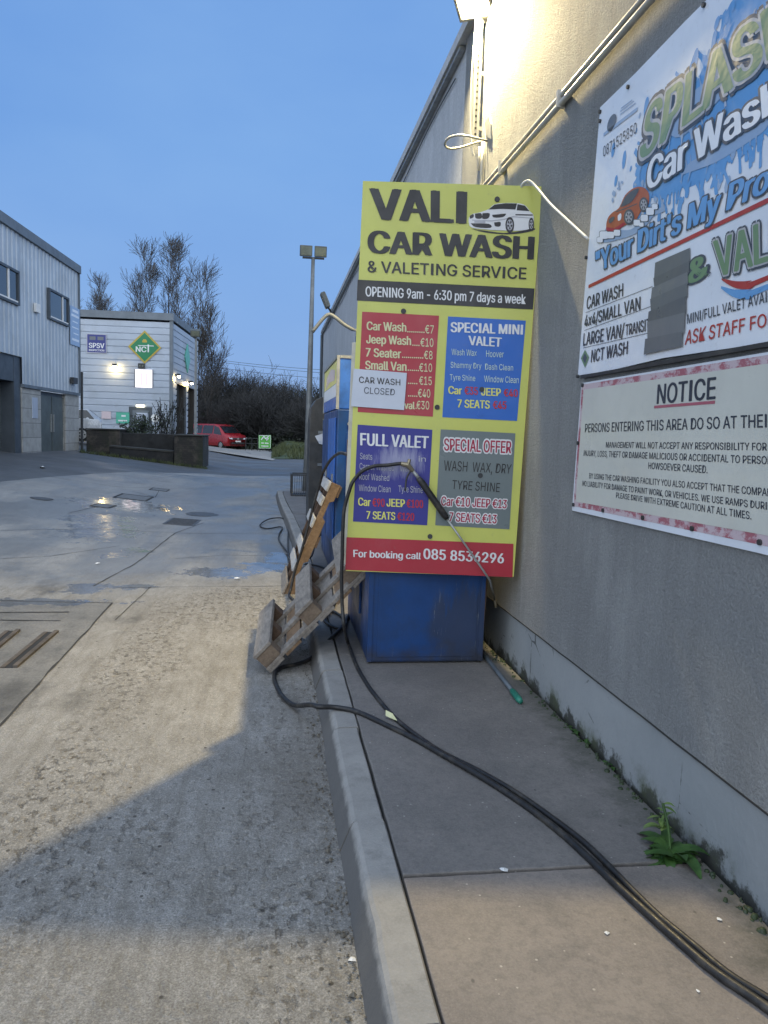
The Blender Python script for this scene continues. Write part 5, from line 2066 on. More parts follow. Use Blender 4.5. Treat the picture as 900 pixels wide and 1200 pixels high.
# green diamond
a_ = fu(170, 407)
o = root('diamond_sign', fp_(a_[0], fu(170, 427)[1]), 'green diamond NCT sign with gold edge on the front wall', 'sign')
hw, hh = abs(fu(151, 407)[0] - fu(190, 407)[0]) / 2, (fu(170, 388)[1] - fu(170, 427)[1]) / 2
for m, s_, l0, l1, nm in (('nct_gold', 1.0, .065, .10, 'edge'), ('nct_green', .86, .1005, .108, 'panel')):
    mb = MB()
    mb.prism([fp_(a_[0] + hw * s_, a_[1], l0), fp_(a_[0], a_[1] + hh * s_, l0), fp_(a_[0] - hw * s_, a_[1], l0), fp_(a_[0], a_[1] - hh * s_, l0)], fN * (l1 - l0))
    mb.build(nm, m, o)
lettering('NC', fq(a_[0] - hw * .10, a_[0] + hw * .52, a_[1] - hh * .30, a_[1] + hh * .02), fN, 'print_white', o, .04, .112)
mb = MB()
gbox(fp_, mb, a_[0] - hw * .26, a_[0] - hw * .18, a_[1] - hh * .30, a_[1] + hh * .16, .1085, .112)
mb.build('lettering', 'print_white', o)
mb = MB()
gbox(fp_, mb, a_[0] - hw * .55, a_[0] + hw * .40, a_[1] + hh * .065, a_[1] + hh * .105, .1121, .114)
mb.build('letter_bar', 'print_white', o)
mb = MB()
gbox(fp_, mb, a_[0] - hw * .14, a_[0] + hw * .14, a_[1] + hh * .28, a_[1] + hh * .40, .1085, .111)
gbox(fp_, mb, a_[0] - hw * .09, a_[0] + hw * .09, a_[1] + hh * .401, a_[1] + hh * .47, .1085, .111)
mb.build('printed_emblem', 'nct_gold', o)
# lit display
o, a, b, c, d = rsign('display_panel', 159, 433, 178.8, 454.5, 'glowing white display panel with two pinkish strokes under the green diamond', 'display', 'display')
W_ = b - a
for f in (.35, .62):
    mb = MB()
    gbox(fp_, mb, a + W_ * (f - .045), a + W_ * (f + .045), c + (d - c) * .12, c + (d - c) * .82, .1005, .104)
    mb.build('digit_strip', 'display_bar', o)
mb = MB()
gbox(fp_, mb, b + .002, b + .05, c, d, .066, .12)
gbox(fp_, mb, a - .05, a - .002, c, d, .066, .12)
mb.build('frame', 'trim_mid', o)
a = fu(166.5, 429)
o = root('siren_box', fp_(a[0], a[1] - .2), 'small dark twin lamp box between diamond sign and display', 'lamp')
mb = MB()
gbox(fp_, mb, a[0] - .18, a[0] + .18, a[1] - .14, a[1] + .14, .065, .2)
mb.build('housing', 'dark_metal', o)
mb = MB()
mb.disc(fp_(a[0] - .08, a[1], .2), fN, .05, .01, 10)
mb.disc(fp_(a[0] + .08, a[1], .2), fN, .05, .01, 10)
mb.build('lens', 'lens_off', o)
o, a, b, c, d = rsign('wall_notice', 119.5, 482, 130.5, 491, 'pale pink notice low on the clad wall left of the green one', 'board_pink', 'notice')
o, a, b, c, d = rsign('wall_notice', 136.5, 483, 152, 496.5, 'turquoise green notice on the clad wall left of the door', 'board_green', 'notice')
mb = MB()
gbox(fp_, mb, a + .12, b - .12, c + .12, c + .2, .1005, .103)
gbox(fp_, mb, a + .2, b - .3, d - .25, d - .15, .1005, .103)
mb.build('printed_line', 'print_white', o)
a = fu(182, 490)
o = root('round_sign', fp_(a[0], a[1] - .35), 'round white sign with dark symbol right of the test centre door', 'sign')
mb = MB()
mb.disc(fp_(a[0], a[1], .065), fN, .23, .03, 20)
mb.build('panel', 'paper_white', o)
mb = MB()
mb.disc(fp_(a[0], a[1] + .03, .096), fN, .07, .006, 12)
gbox(fp_, mb, a[0] - .10, a[0] + .10, a[1] - .13, a[1] - .05, .096, .102)
mb.build('symbol', 'dark_metal', o)
a, b = fu(176, 499), fu(188, 505)
# thin diamond on the side wall
su0 = su(218, 420)
o = root('diamond_sign', sd_(su0[0], su0[1] - 1.3), 'green diamond sign seen edge-on along the side wall', 'sign')
mb = MB()
mb.prism([sd_(su0[0] - .9, su0[1], .065), sd_(su0[0], su0[1] + .9, .065), sd_(su0[0] + .9, su0[1], .065), sd_(su0[0], su0[1] - .9, .065)], sN * .05)
mb.build('panel', 'board_green', o)


def walllamp(fn, n, u, z, label, power, loc_off=.24):
    o = root('wall_lamp', fn(u, z), label, 'wall lamp', 'lit wall lamps of the test centre')
    mb = MB()
    gbox(fn, mb, u - .13, u + .13, z + .02, z + .16, .20, .36)
    gbox(fn, mb, u - .03, u + .03, z + .05, z + .12, .05, .199)
    mb.build('housing', 'dark_metal', o)
    mb = MB()
    c0, c1 = fn(u, z, .28), fn(u, z, .28)
    gbox(fn, mb, u - .10, u + .10, z - .06, z + .019, .24, .365)
    mb.build('lens', 'lens_far', o)
    l = bpy.data.lights.new('wall_lamp_light', 'POINT')
    l.energy = power
    l.color = (1.0, .66, .20)
    l.shadow_soft_size = .08
    q = bpy.data.objects.new('wall_lamp_light', l)
    q.location = fn(u, z - .16, loc_off)
    COL.objects.link(q)


a = fu(136, 430)
walllamp(fp_, fN, a[0], a[1], 'lit wall lamp between the navy sign and the display, streaking the cladding', 30)
for px, py, lab in ((203.5, 441, 'lit wall lamp over the nearer service bay'), (219, 449, 'lit wall lamp over the farther service bay')):
    a = su(px, py)
    walllamp(sd_, sN, max(.3, a[0]), a[1], lab, 22)

# lamp post by the test centre
q = AY(229, 505, 43.5)
q.z = gz(q.x, q.y)
top = AY(228.5, 394, 43.5).z
o = root('lamp_post', q, 'single-headed grey lamp post at the test centre corner', 'lamp post')
mb = MB()
mb.tube([q, (q.x, q.y, top)], [.09, .055], 8)
mb.build('pole', 'pole_grey', o)
mb = MB()
MM = Matrix.Translation((q.x - .02, q.y, top)) @ Matrix.Rotation(R(20), 4, 'X')
mb.box((-.26, -.2, .0), (.26, .2, .36), MM)
mb.build('lamp_head', 'flood_body', o, bev=.03)
mb = MB()
mb.box((-.2, -.205, .06), (.2, -.2005, .32), MM)
mb.build('lens', 'lens_off', o)

# twin lamp post
q = G(357, 576)
q = Vector((.80, 20.2, 0))
tp = AY(367, 302, 20.2)
bpx = AY(359, 560, 20.2)
o = root('lamp_post', (bpx.x, 20.2, 0), 'tall tapered lamp post with two floodlights beyond the pavement end', 'lamp post')
mb = MB()
mb.tube([(bpx.x - .02, 20.2, 0), (bpx.x + .02, 20.2, 1.2), (tp.x, 20.2, tp.z)], [.09, .085, .045], 12)
mb.smooth = True
mb.build('pole', 'pole_grey', o)
mb = MB()
mb.box((tp.x - .27, 20.17, tp.z - .03), (tp.x + .28, 20.23, tp.z + .01))
mb.build('crossbar', 'dark_metal', o)
for s in (-1, 1):
    mb = MB()
    MM = Matrix.Translation((tp.x + s * .185, 20.2, tp.z + .02)) @ Matrix.Rotation(R(12), 4, 'X') @ Matrix.Rotation(R(-2 * s), 4, 'Z')
    mb.box((-.155, -.09, 0), (.155, .09, .27), MM)
    lh = mb.build('lamp_head', 'flood_body', o, bev=.02)
    mb = MB()
    mb.box((-.135, -.096, .03), (.135, -.091, .24), MM)
    mb.build('lens', 'lens_off', lh)

# unlit floodlight on the far roof corner
q = AX(386, 360, 1.42)
o = root('floodlight', q, 'small unlit floodlight tilted up on the far end of the roof edge', 'floodlight')
MM = Matrix.Translation(q) @ Matrix.Rotation(R(-24), 4, 'Y')
mb = MB()
mb.box((-.10, -.2, .0), (.02, .2, .42), MM)
mb.build('housing', 'flood_body', o, bev=.02)
mb = MB()
mb.box((.021, -.17, .05), (.03, .17, .38), MM)
mb.build('lens', 'lens_off', o)
mb = MB()
mb.tube([MM @ Vector((-.03, 0, 0)), q + Vector((.06, 0, -.14))], .03, 6)
mb.build('yoke', 'dark_metal', o)

# ------------------------------------------------------------------ brick planter
pw = root('brick_planter', AY(170, 535, 29.8), 'low mossy dark brick planter wall with stepped middle before the test centre', 'planter')


def pbox(mb, px0, px1, ptop, y0, y1, zadd=0):
    a, b = AY(px0, 520, y0), AY(px1, 520, y0)
    zt_ = AY((px0 + px1) / 2, ptop, y0).z
    mb.box((a.x, y0, -.1), (b.x, y1, zt_))


mb = MB()
pbox(mb, 204, 238, 511, 29.0, 31.4)
mb.build('pier', 'darkbrick', pw, bev=.03)
mb = MB()
pbox(mb, 101, 140.5, 504, 30.2, 32.6)
mb.build('pier', 'darkbrick', pw, bev=.03)
mb = MB()
pbox(mb, 141, 203.5, 508, 30.6, 31.0)
mb.build('wall', 'wet_wall', pw, bev=.02)
mb = MB()
a, b = AY(128, 530, 29.3), AY(203.5, 530, 29.3)
za, zb_ = AY(128, 524, 29.3).z, AY(203.5, 530.5, 29.3).z
zz = min(za, zb_)
mb.hexa([(a.x, 29.3, -.1), (b.x - .0, 29.3, -.1), (b.x, 30.15, -.1), (a.x, 30.15, -.1)], [(a.x, 29.3, za), (b.x, 29.3, zb_), (b.x, 30.15, zb_), (a.x, 30.15, za)])
mb.build('step', 'wet_wall', pw, bev=.02)
mb = MB()
mb.hexa([(a.x, 29.27, za + .002), (b.x, 29.27, zb_ + .002), (b.x, 30.15, zb_ + .002), (a.x, 30.15, za + .002)], [(a.x, 29.27, za + .06), (b.x, 29.27, zb_ + .06), (b.x, 30.15, zb_ + .06), (a.x, 30.15, za + .06)])
mb.build('step_cap', 'mossy_cap', pw)
for px0, px1, pt, y0, y1 in ((203, 239, 510.9, 28.96, 31.44), (100, 141.5, 503.9, 30.16, 32.64)):
    a, b = AY(px0, 520, y0), AY(px1, 520, y0)
    zt_ = AY((px0 + px1) / 2, pt, y0).z
    mb = MB()
    mb.box((a.x, y0, zt_ + .002), (b.x, y1, zt_ + .05))
    mb.build('pier_cap', 'mossy_cap', pw, bev=.01)
mb = MB()
pbox(mb, 142, 203, 512, 31.0, 32.6)
mb.build('soil_bed', 'soil', pw)

# ------------------------------------------------------------------ vehicles


def loft(secs, mb):
    rings = []
    for s, half in secs:
        r_ = [Vector((s, -w, z)) for w, z in half] + [Vector((s, w, z)) for w, z in half[::-1]]
        rings.append(r_)
    n = len(rings[0])
    V = [p for r_ in rings for p in r_]
    F = []
    for i in range(len(rings) - 1):
        for k in range(n):
            F.append([i * n + k, i * n + (k + 1) % n, (i + 1) * n + (k + 1) % n, (i + 1) * n + k])
    F.append(list(range(n)))
    F.append([(len(rings) - 1) * n + k for k in range(n)][::-1])
    return mb.add(V, F)


def interp(secs, s, i, t):
    """point on the left flank: between half-profile points i and i+1 at station s"""
    for (s0, h0), (s1, h1) in zip(secs, secs[1:]):
        if s0 <= s <= s1:
            f = (s - s0) / (s1 - s0)
            pa = [(h0[k][0] * (1 - f) + h1[k][0] * f, h0[k][1] * (1 - f) + h1[k][1] * f) for k in (i, i + 1)]
            return (pa[0][0] * (1 - t) + pa[1][0] * t, pa[0][1] * (1 - t) + pa[1][1] * t)


def vehicle(name, loc, rot, label, secs, paint, side_win, front_win, wheels, rw, hw_, lights, plate, extra=None):
    rt_ = root(name, (0, 0, 0), label, 'van' if 'van' in name else 'car')
    mb = MB()
    loft(secs, mb)
    mb.smooth = False
    mb.build('body', paint, rt_, bev=.03, smooth=True)
    for sgn_ in (-1, 1):
        for (s0, s1, s2, s3) in side_win:       # bottom front, bottom rear, top rear, top front
            mb = MB()
            pts = []
            for s, t in ((s0, .08), (s1, .08), (s2, .86), (s3, .86)):
                w, z = interp(secs, s, 2, t)
                pts.append(Vector((s, sgn_ * (w + .006), z)))
            mb.prism(pts, (0, sgn_ * .006, 0))
            mb.build('side_window', 'car_glass', rt_)
    for (sa, sb, la_, lb_) in front_win:
        wa, za = interp(secs, sa, 2, la_)
        wb, zb2 = interp(secs, sb, 2, lb_)
        mb = MB()
        dr_ = Vector((-.012 if sa < sb else .012, 0, .012))
        mb.prism([Vector((sa, -wa * .93, za)) + dr_, Vector((sa, wa * .93, za)) + dr_, Vector((sb, wb * .93, zb2)) + dr_, Vector((sb, -wb * .93, zb2)) + dr_], dr_ * .6)
        mb.build('windscreen' if sa < sb else 'rear_window', 'car_glass', rt_)
    for s in wheels:
        for sgn_ in (-1, 1):
            mb = MB()
            mb.tube([(s, sgn_ * (hw_ - .2), rw), (s, sgn_ * (hw_ - .18), rw), (s, sgn_ * (hw_ - .02), rw), (s, sgn_ * hw_, rw)], [rw * .9, rw, rw, rw * .9], 24)
            w_ = mb.build('wheel', 'tyre', rt_)
            mb = MB()
            mb.tube([(s, sgn_ * hw_, rw), (s, sgn_ * (hw_ + .012), rw)], [rw * .62, rw * .58], 20)
            mb.build('rim', 'alloy', w_)
            mb = MB()
            for k in range(5):
                a = k * 2 * math.pi / 5
                mb.disc((s + rw * .36 * math.cos(a), sgn_ * (hw_ + .012), rw + rw * .36 * math.sin(a)), (0, sgn_, 0), rw * .11, .004, 8)
            mb.build('rim_hole', 'tyre', w_)
            # dark arch
    for nm, m, pts, d in lights:
        mb = MB()
        mb.prism(pts, d)
        mb.build(nm, m, rt_)
    rt_.rotation_euler = (0, 0, rot)
    rt_.location = loc
    # children were built at the origin while the root stood there
    for ch in rt_.children:
        ch.matrix_parent_inverse = Matrix.Identity(4)
    return rt_


vsec = [(0.0, [(.72, .36), (.86, .48), (.86, .84), (.76, 1.06)]), (.10, [(.86, .28), (.95, .5), (.93, .92), (.82, 1.13)]), (.62, [(.9, .27), (.955, .5), (.95, 1.08), (.85, 1.24)]), (1.40, [(.9, .27), (.955, .5), (.95, 1.14), (.75, 1.84)]),
        (1.85, [(.9, .27), (.955, .5), (.95, 1.14), (.76, 1.97)]), (4.6, [(.9, .27), (.955, .5), (.95, 1.14), (.76, 1.97)]), (4.88, [(.85, .34), (.92, .5), (.92, 1.14), (.73, 1.90)])]
Vv = Vector
vl = []
for sg_ in (-1, 1):
    vl.append(('headlight', 'headlamp', [Vv((-.002, sg_ * .52, .80)), Vv((.0, sg_ * .84, .84)), Vv((.06, sg_ * .9, .98)), Vv((.02, sg_ * .58, .93))], Vv((-.03, 0, .01))))
vl += [('grille', 'dark_metal', [Vv((0, -.48, .80)), Vv((0, .48, .80)), Vv((.02, .54, .93)), Vv((.02, -.54, .93))], Vv((-.02, 0, 0))), ('bumper_intake', 'dark_metal', [Vv((0, -.7, .46)), Vv((0, .7, .46)), Vv((0, .62, .58)), Vv((0, -.62, .58))], Vv((-.02, 0, 0))),
       ('number_plate', 'paper_white', [Vv((-.021, -.26, .60)), Vv((-.021, .26, .60)), Vv((-.021, .26, .71)), Vv((-.021, -.26, .71))], Vv((-.012, 0, 0))),
       ('emblem', 'alloy', [Vv((-.022, .09 * math.cos(k * math.pi / 5), .865 + .09 * math.sin(k * math.pi / 5))) for k in range(10)], Vv((-.015, 0, 0)))]
fcn = G(267.5, 527)
ang = R(180 - 47)      # local +x runs from the nose to the tail
ax_ = Vector((math.cos(ang), math.sin(ang), 0))
ayl = Vector((-math.sin(ang), math.cos(ang), 0))
vloc = fcn - ax_ * .95 - ayl * .0
van = vehicle('parked_van', (0, 0, 0), 0, 'dark red van parked beyond the test centre, nose towards the road', vsec, 'red_paint', [(.85, 1.85, 1.9, 1.34), (2.0, 3.25, 3.25, 2.0), (3.37, 4.5, 4.45, 3.37)], [(.66, 1.38, 1.0, .97)], (.95, 3.95), .33, .955, vl, None)
# nose corner nearest the camera sits at the pixel's ground point
van.rotation_euler = (0, 0, ang)
nearside = ayl * .955
van.location = fcn - ax_ * .0 - (nearside if ayl.y < 0 else -nearside)

hs = [(0.0, [(.62, .40), (.80, .5), (.80, .62), (.66, .72)]), (.2, [(.78, .25), (.86, .45), (.86, .75), (.72, .86)]), (1.0, [(.8, .22), (.87, .5), (.86, .90), (.74, .98)]), (1.75, [(.8, .22), (.87, .5), (.86, .94), (.60, 1.40)]),
      (2.3, [(.8, .22), (.87, .5), (.86, .95), (.60, 1.47)]), (3.6, [(.8, .22), (.87, .5), (.86, .97), (.57, 1.41)]), (4.04, [(.78, .26), (.86, .5), (.84, .96), (.64, 1.04)]), (4.15, [(.7, .35), (.80, .5), (.78, .80), (.68, .92)])]
hl = [('tail_light', 'print_red', [Vv((4.13, s * .60, .80)), Vv((4.11, s * .78, .80)), Vv((4.0, s * .78, .97)), Vv((4.02, s * .62, .97))], Vv((.03, 0, .01))) for s in (-1, 1)]
hl += [('headlight', 'headlamp', [Vv((.02, s * .5, .60)), Vv((.02, s * .76, .62)), Vv((.12, s * .8, .74)), Vv((.1, s * .55, .74))], Vv((-.03, 0, .02))) for s in (-1, 1)]
cpx = AY(94, 520, 35.5)
car = vehicle('parked_car', (0, 0, 0), 0, 'silver hatchback parked behind the planter, mostly hidden by the grey unit', hs, 'silver_paint', [(1.25, 2.3, 2.25, 1.72), (2.4, 3.0, 3.0, 2.38), (3.08, 3.85, 3.56, 3.08)], [(1.05, 1.72, 1.0, .96), (4.0, 3.64, 1.0, .97)], (.8, 3.35), .31, .87, hl, None)
car.rotation_euler = (0, 0, R(12))
tail = AY(118, 510, 35.5)
car.location = (tail.x - 4.1 * math.cos(R(12)), tail.y - 4.1 * math.sin(R(12)), 0)
car.location.z = gz(car.location.x + 2.5, car.location.y) + .02

# green roadside sign
q = G(310, 527)
q = AY(310, 521, 58.0)
q.z = gz(q.x, q.y)
o = root('roadside_sign', q, 'small bright green sign with white marks on the grass verge by the red van', 'sign')
A = [AY(x, y, 58.0) for x, y in ((303, 525.5), (317.5, 525.5), (317.5, 510), (303, 510))]
mb = MB()
mb.prism(A, (0, .04, 0))
mb.build('panel', printed('bright_green', (.10, .42, .06)), o)
mb = MB()
for x in (A[0].x + .1, A[1].x - .1):
    mb.tube([(x, 58.06, -.05), (x, 58.06, A[2].z)], .03, 6)
mb.build('legs', 'dark_metal', o)
W_, H_ = A[1].x - A[0].x, A[2].z - A[0].z
mb = MB()
for x0_, x1_, z0_, z1_ in ((.06, .94, .94, .98), (.06, .94, .02, .05), (.03, .06, .02, .98), (.94, .97, .02, .98), (.2, .8, .15, .22), (.2, .42, .36, .44), (.5, .8, .36, .44)):
    mb.box((A[0].x + W_ * x0_, 57.985, A[0].z + H_ * z0_), (A[0].x + W_ * x1_, 57.998, A[0].z + H_ * z1_))
for s0_, s1_ in (((.2, .62), (.42, .9)), ((.42, .9), (.55, .7)), ((.55, .7), (.8, .92)), ((.62, .6), (.8, .78))):
    mb.tube([(A[0].x + W_ * s0_[0], 57.99, A[0].z + H_ * s0_[1]), (A[0].x + W_ * s1_[0], 57.99, A[0].z + H_ * s1_[1])], .045, 5)
mb.build('marks', 'print_white', o)
# low railing beside it
o = root('railing', (q.x - 1.2, 60, 0), 'low dark tube railing between the red van and the green sign', 'railing')
mb = MB()
x0_, x1_ = AY(288, 520, 60).x, AY(302, 520, 60).x
for z in (.55, .95):
    mb.tube([(x0_, 60, z), (x1_, 60, z)], .025, 6)
for x in (x0_, (x0_ + x1_) / 2, x1_):
    mb.tube([(x, 60, -.05), (x, 60, .98)], .03, 6)
mb.build('rails', 'dark_metal', o)

# ------------------------------------------------------------------ verge, hedges, trees
mb = MB()
mb.keep = True
rv = random.Random(8)
vx0, vx1 = AY(318, 535, 46).x, 14.0
nxv, nyv = 26, 18
for j in range(nyv + 1):
    for i in range(nxv + 1):
        x = vx0 + (vx1 - vx0) * (i / nxv) ** 1.4
        y = 44 + 20 * j / nyv - .5 * math.sin(i * .8)
        e = min(1, i / 4) * min(1, j / 3)
        mb.v.append(Vector((x + (.25 * mnoise.noise(Vector((y, 0, 0))) if i == 0 else 0), y, .03 + e * (.55 + .45 * mnoise.noise(Vector((x * .35, y * .3, 0))) + .12 * mnoise.noise(Vector((x * 2, y * 2, 3)))))))
for j in range(nyv):
    for i in range(nxv):
        o_ = j * (nxv + 1) + i
        mb.f.append([o_, o_ + 1, o_ + nxv + 2, o_ + nxv + 1])
vg = struct(mb.build('grass_verge', 'verge_grass', smooth=True))
mb = MB()
mb.keep = True
for i in range(5200):
    x = vx0 + .1 + (rv.random() ** 1.3) * 4.2
    y = 44.1 + rv.random() * 12
    h = rv.uniform(.15, .5)
    z = .03 + min(1, (x - vx0) / .7) * min(1, (y - 44) / 2.5) * .45
    a = rv.uniform(0, 6.28)
    w = Vector((math.cos(a), math.sin(a), 0)) * rv.uniform(.012, .03)
    b = Vector((x, y, z - .05))
    tpv = b + Vector((rv.uniform(-.15, .15), rv.uniform(-.15, .15), h))
    mb.add([b - w, b + w, tpv], [[0, 1, 2]])
tag(mb.build('grass', 'verge_grass'), 'rough winter grass growing on the verge by the road', 'grass', kind='stuff')


def grow(mb, rng, p, d, L, r, lvl, maxl, cfg):
    """one branch with its side shoots; returns nothing, adds tubes"""
    segs = 5 if lvl < 2 else 3
    pts = [p.copy()]
    rr = [r]
    dd = d.copy()
    for i in range(segs):
        dd = (dd + Vector((rng.gauss(0, 1), rng.gauss(0, 1), rng.gauss(0, 1))) * cfg['wig'] + Vector((0, 0, cfg['up']))).normalized()
        p = p + dd * (L / segs)
        pts.append(p.copy())
        rr.append(max(cfg['rmin'], r * (1 - .8 * (i + 1) / segs)))
    mb.tube(pts, rr, 5 if lvl == 0 else (4 if lvl == 1 else 3), cap=False)
    if lvl >= maxl:
        return
    n = cfg['n'][lvl]
    for k in range(n):
        t = cfg['t0'][lvl] + (1 - cfg['t0'][lvl]) * (k + rng.random()) / n
        f = t * segs
        i = min(segs - 1, int(f))
        q = pts[i].lerp(pts[i + 1], f - i)
        ax0 = (pts[i + 1] - pts[i]).normalized()
        o = ax0.orthogonal().normalized()
        o.rotate(Matrix.Rotation(rng.uniform(0, 6.283), 3, ax0))
        an = R(rng.uniform(*cfg['ang'][lvl]))
        nd = ax0 * math.cos(an) + o * math.sin(an)
        shape = cfg['shape'](t) if lvl == 0 else (1.05 - .55 * t)
        grow(mb, rng, q, nd, cfg['len'][lvl] * shape * rng.uniform(.7, 1.15), max(cfg['rmin'], rr[i] * .5), lvl + 1, maxl, cfg)


def bare_tree(base, H, spread, seed, label, stems=1, twr=.0125, group='bare trees behind the test centre', name='bare_tree'):
    rng = random.Random(seed)
    o = root(name, base, label, 'tree', group)
    tr, crn = MB(), MB()
    for s in range(stems):
        a = rng.uniform(0, 6.28)
        lean = Vector((math.cos(a), math.sin(a), 0)) * (.10 if stems > 1 else .03)
        b = base + Vector((math.cos(a), math.sin(a), 0)) * (.35 * s)
        h = H * (1 if s == 0 else rng.uniform(.78, .95))
        pts, rr, d = [b + Vector((0, 0, -.2))], [.011 * H], (Vector((0, 0, 1)) + lean).normalized()
        p = b
        N = 9
        for i in range(N):
            d = (d + Vector((rng.gauss(0, .05), rng.gauss(0, .05), .06))).normalized()
            p = p + d * (h / N)
            pts.append(p.copy())
            rr.append(max(twr, .011 * H * (1 - (i + 1) / N) ** 1.1))
        tr.tube(pts, rr, 7, cap=False)
        cfg = dict(wig=.045, up=.10, rmin=twr, n=[0, 7, 3], t0=[0, .15, .15], ang=[(22, 42), (22, 45), (20, 45)], len=[0, spread * .42, spread * .22], shape=lambda t: 1)
        nb_ = int(42 / (1 + .35 * (stems - 1)))
        for k in range(nb_):
            t = .22 + .77 * (k + rng.random()) / nb_
            f = t * N
            i = min(N - 1, int(f))
            q = pts[i + 1].lerp(pts[min(N, i + 2)], f - i) if i + 2 <= N else pts[-1]
            a2 = rng.uniform(0, 6.28)
            an = R(rng.uniform(20, 42))
            nd = Vector((math.cos(a2) * math.sin(an), math.sin(a2) * math.sin(an), math.cos(an)))
            ln_ = spread * (1.0 - .62 * t) * rng.uniform(.65, 1.2) * min(1, .55 + t * 1.3)
            grow(crn, rng, q, nd, ln_, max(twr, rr[i + 1] * .42), 1, 3, cfg)
    tr.build('trunk', 'bark', o, smooth=True)
    crn.build('crown', 'twig', o)
    return o


def tree_at(pxb, pxt, d, seed, spread, label, stems=1, **k):
    b = AY(pxb, 505, d)
    b.z = 0
    H = AY(pxb, pxt, d).z * .93
    return bare_tree(b, H, spread, seed, label, stems, **k)


tree_at(150, 288, 74, 1, 4.2, 'tall bare tree, leftmost of the three tallest behind the clad test centre', 2)
tree_at(187, 284, 76, 2, 3.4, 'tall narrow bare tree in the middle of the three behind the test centre', 1)
tree_at(220, 287, 72, 3, 4.3, 'tall bare tree with a dark trunk rising just behind the test centre corner', 2)
tree_at(108, 322, 84, 4, 3.6, 'smaller dense bare tree behind the left end of the test centre', 3)
tree_at(132, 352, 86, 5, 3.2, 'low bare tree peeking over the test centre roof, second from left', 3)
tree_at(246, 378, 70, 6, 4.4, 'leaning bare tree right of the test centre lamp post', 2)


def scrub(px, ptop, d, w, seed, label, group='dark scrubby trees along the far hedgerow', leafy=900):
    leafy = int(leafy * .55)
    rng = random.Random(seed)
    b = AY(px, 510, d)
    b.z = 0
    H = AY(px, ptop, d).z * .80
    o = root('scrub_tree', b, label, 'tree', group)
    tr, crn, lf = MB(), MB(), MB()
    cfg = dict(wig=.13, up=.05, rmin=.012, n=[0, 8, 5], t0=[0, .15, .2], ang=[(30, 60), (25, 60), (25, 60)], len=[0, w * .30, w * .2], shape=lambda t: 1)
    for s in range(7):
        a = rng.uniform(0, 6.28)
        rad = w * .5 * math.sqrt(rng.random())
        p0 = b + Vector((math.cos(a) * rad * .5, math.sin(a) * rad * .5, -.1))
        hh_ = H * rng.uniform(.72, 1.0) * (1 - .25 * (rad / (w * .5)) ** 2)
        p1 = b + Vector((math.cos(a) * rad, math.sin(a) * rad, hh_ * .82))
        mid = p0.lerp(p1, .5) + Vector((rng.uniform(-.4, .4), rng.uniform(-.4, .4), .3))
        pts = catmull([p0, mid, p1], 4)
        rr = [.10 * (1 - .8 * i / (len(pts) - 1)) + .01 for i in range(len(pts))]
        tr.tube(pts, rr, 5, cap=False)
        for k in range(10):
            t = .3 + .7 * (k + rng.random()) / 10
            q = pts[min(len(pts) - 1, int(t * (len(pts) - 1)))]
            a2 = rng.uniform(0, 6.28)
            an = R(rng.uniform(15, 65))
            grow(crn, rng, q, Vector((math.cos(a2) * math.sin(an), math.sin(a2) * math.sin(an), math.cos(an))), w * .42 * rng.uniform(.6, 1.1), .03, 1, 3, cfg)
    for i in range(leafy):
        # ivy and evergreen clumps through the lower and middle crown
        a = rng.uniform(0, 6.28)
        zf = rng.random() ** 1.9
        rad = w * .58 * math.sqrt(rng.random()) * (1 - .55 * zf)
        c0 = b + Vector((math.cos(a) * rad, math.sin(a) * rad, zf * H * .80))
        c0 += Vector((mnoise.noise(c0 * .8), mnoise.noise(c0 * .8 + Vector((5, 5, 5))), mnoise.noise(c0 * .7 + Vector((9, 1, 1))))) * .9
        for k in range(4):
            n = Vector((rng.gauss(0, 1), rng.gauss(0, 1), rng.gauss(0, 1) + .4)).normalized()
            u = n.orthogonal().normalized() * rng.uniform(.07, .17)
            v = n.cross(u) * rng.uniform(.5, .9)
            cc_ = c0 + Vector((rng.gauss(0, .17), rng.gauss(0, .17), rng.gauss(0, .14)))
            cc_.z = max(cc_.z, .02)
            lf.add([cc_ - u, cc_ + v, cc_ + u, cc_ - v], [[0, 1, 2, 3]])
    tr.build('trunk', 'scrub_twig', o)
    crn.build('branches', 'scrub_twig', o)
    lf.build('foliage', 'scrub_leaf', o)


for i, (px, pt, d, w, lab, lf) in enumerate((
        (240, 448, 74, 7, 'dark scrub tree directly behind the red van roof', 1300),
        (268, 421, 76, 8.5, 'tallest dark scrub tree, bushy, right of the red van', 1500),
        (298, 446, 78, 7.5, 'dark scrub tree sloping down right of the tallest one', 1300),
        (322, 470, 82, 6.5, 'low dark scrub tree at the dip in the hedgerow skyline', 1100),
        (343, 478, 90, 7, 'low distant scrub tree left of the tall lamp post', 1000),
        (353, 426, 70, 6.0, 'scrub tree standing right behind the tall twin lamp post', 900),
        (392, 440, 74, 8, 'scrub tree half hidden past the warehouse end', 900),
        (212, 455, 80, 8, 'scrub tree seen through behind the test centre lamp post', 900),
        (285, 488, 68, 7, 'low dark bush beneath the scrub trees beside the red van', 1300),
        (330, 490, 66, 8, 'low dark bush on the verge behind the green sign', 1400),
        (365, 486, 62, 6, 'low dark bush on the verge behind the lamp post base', 1000))):
    scrub(px, pt, d, w, 20 + i, lab, leafy=lf)
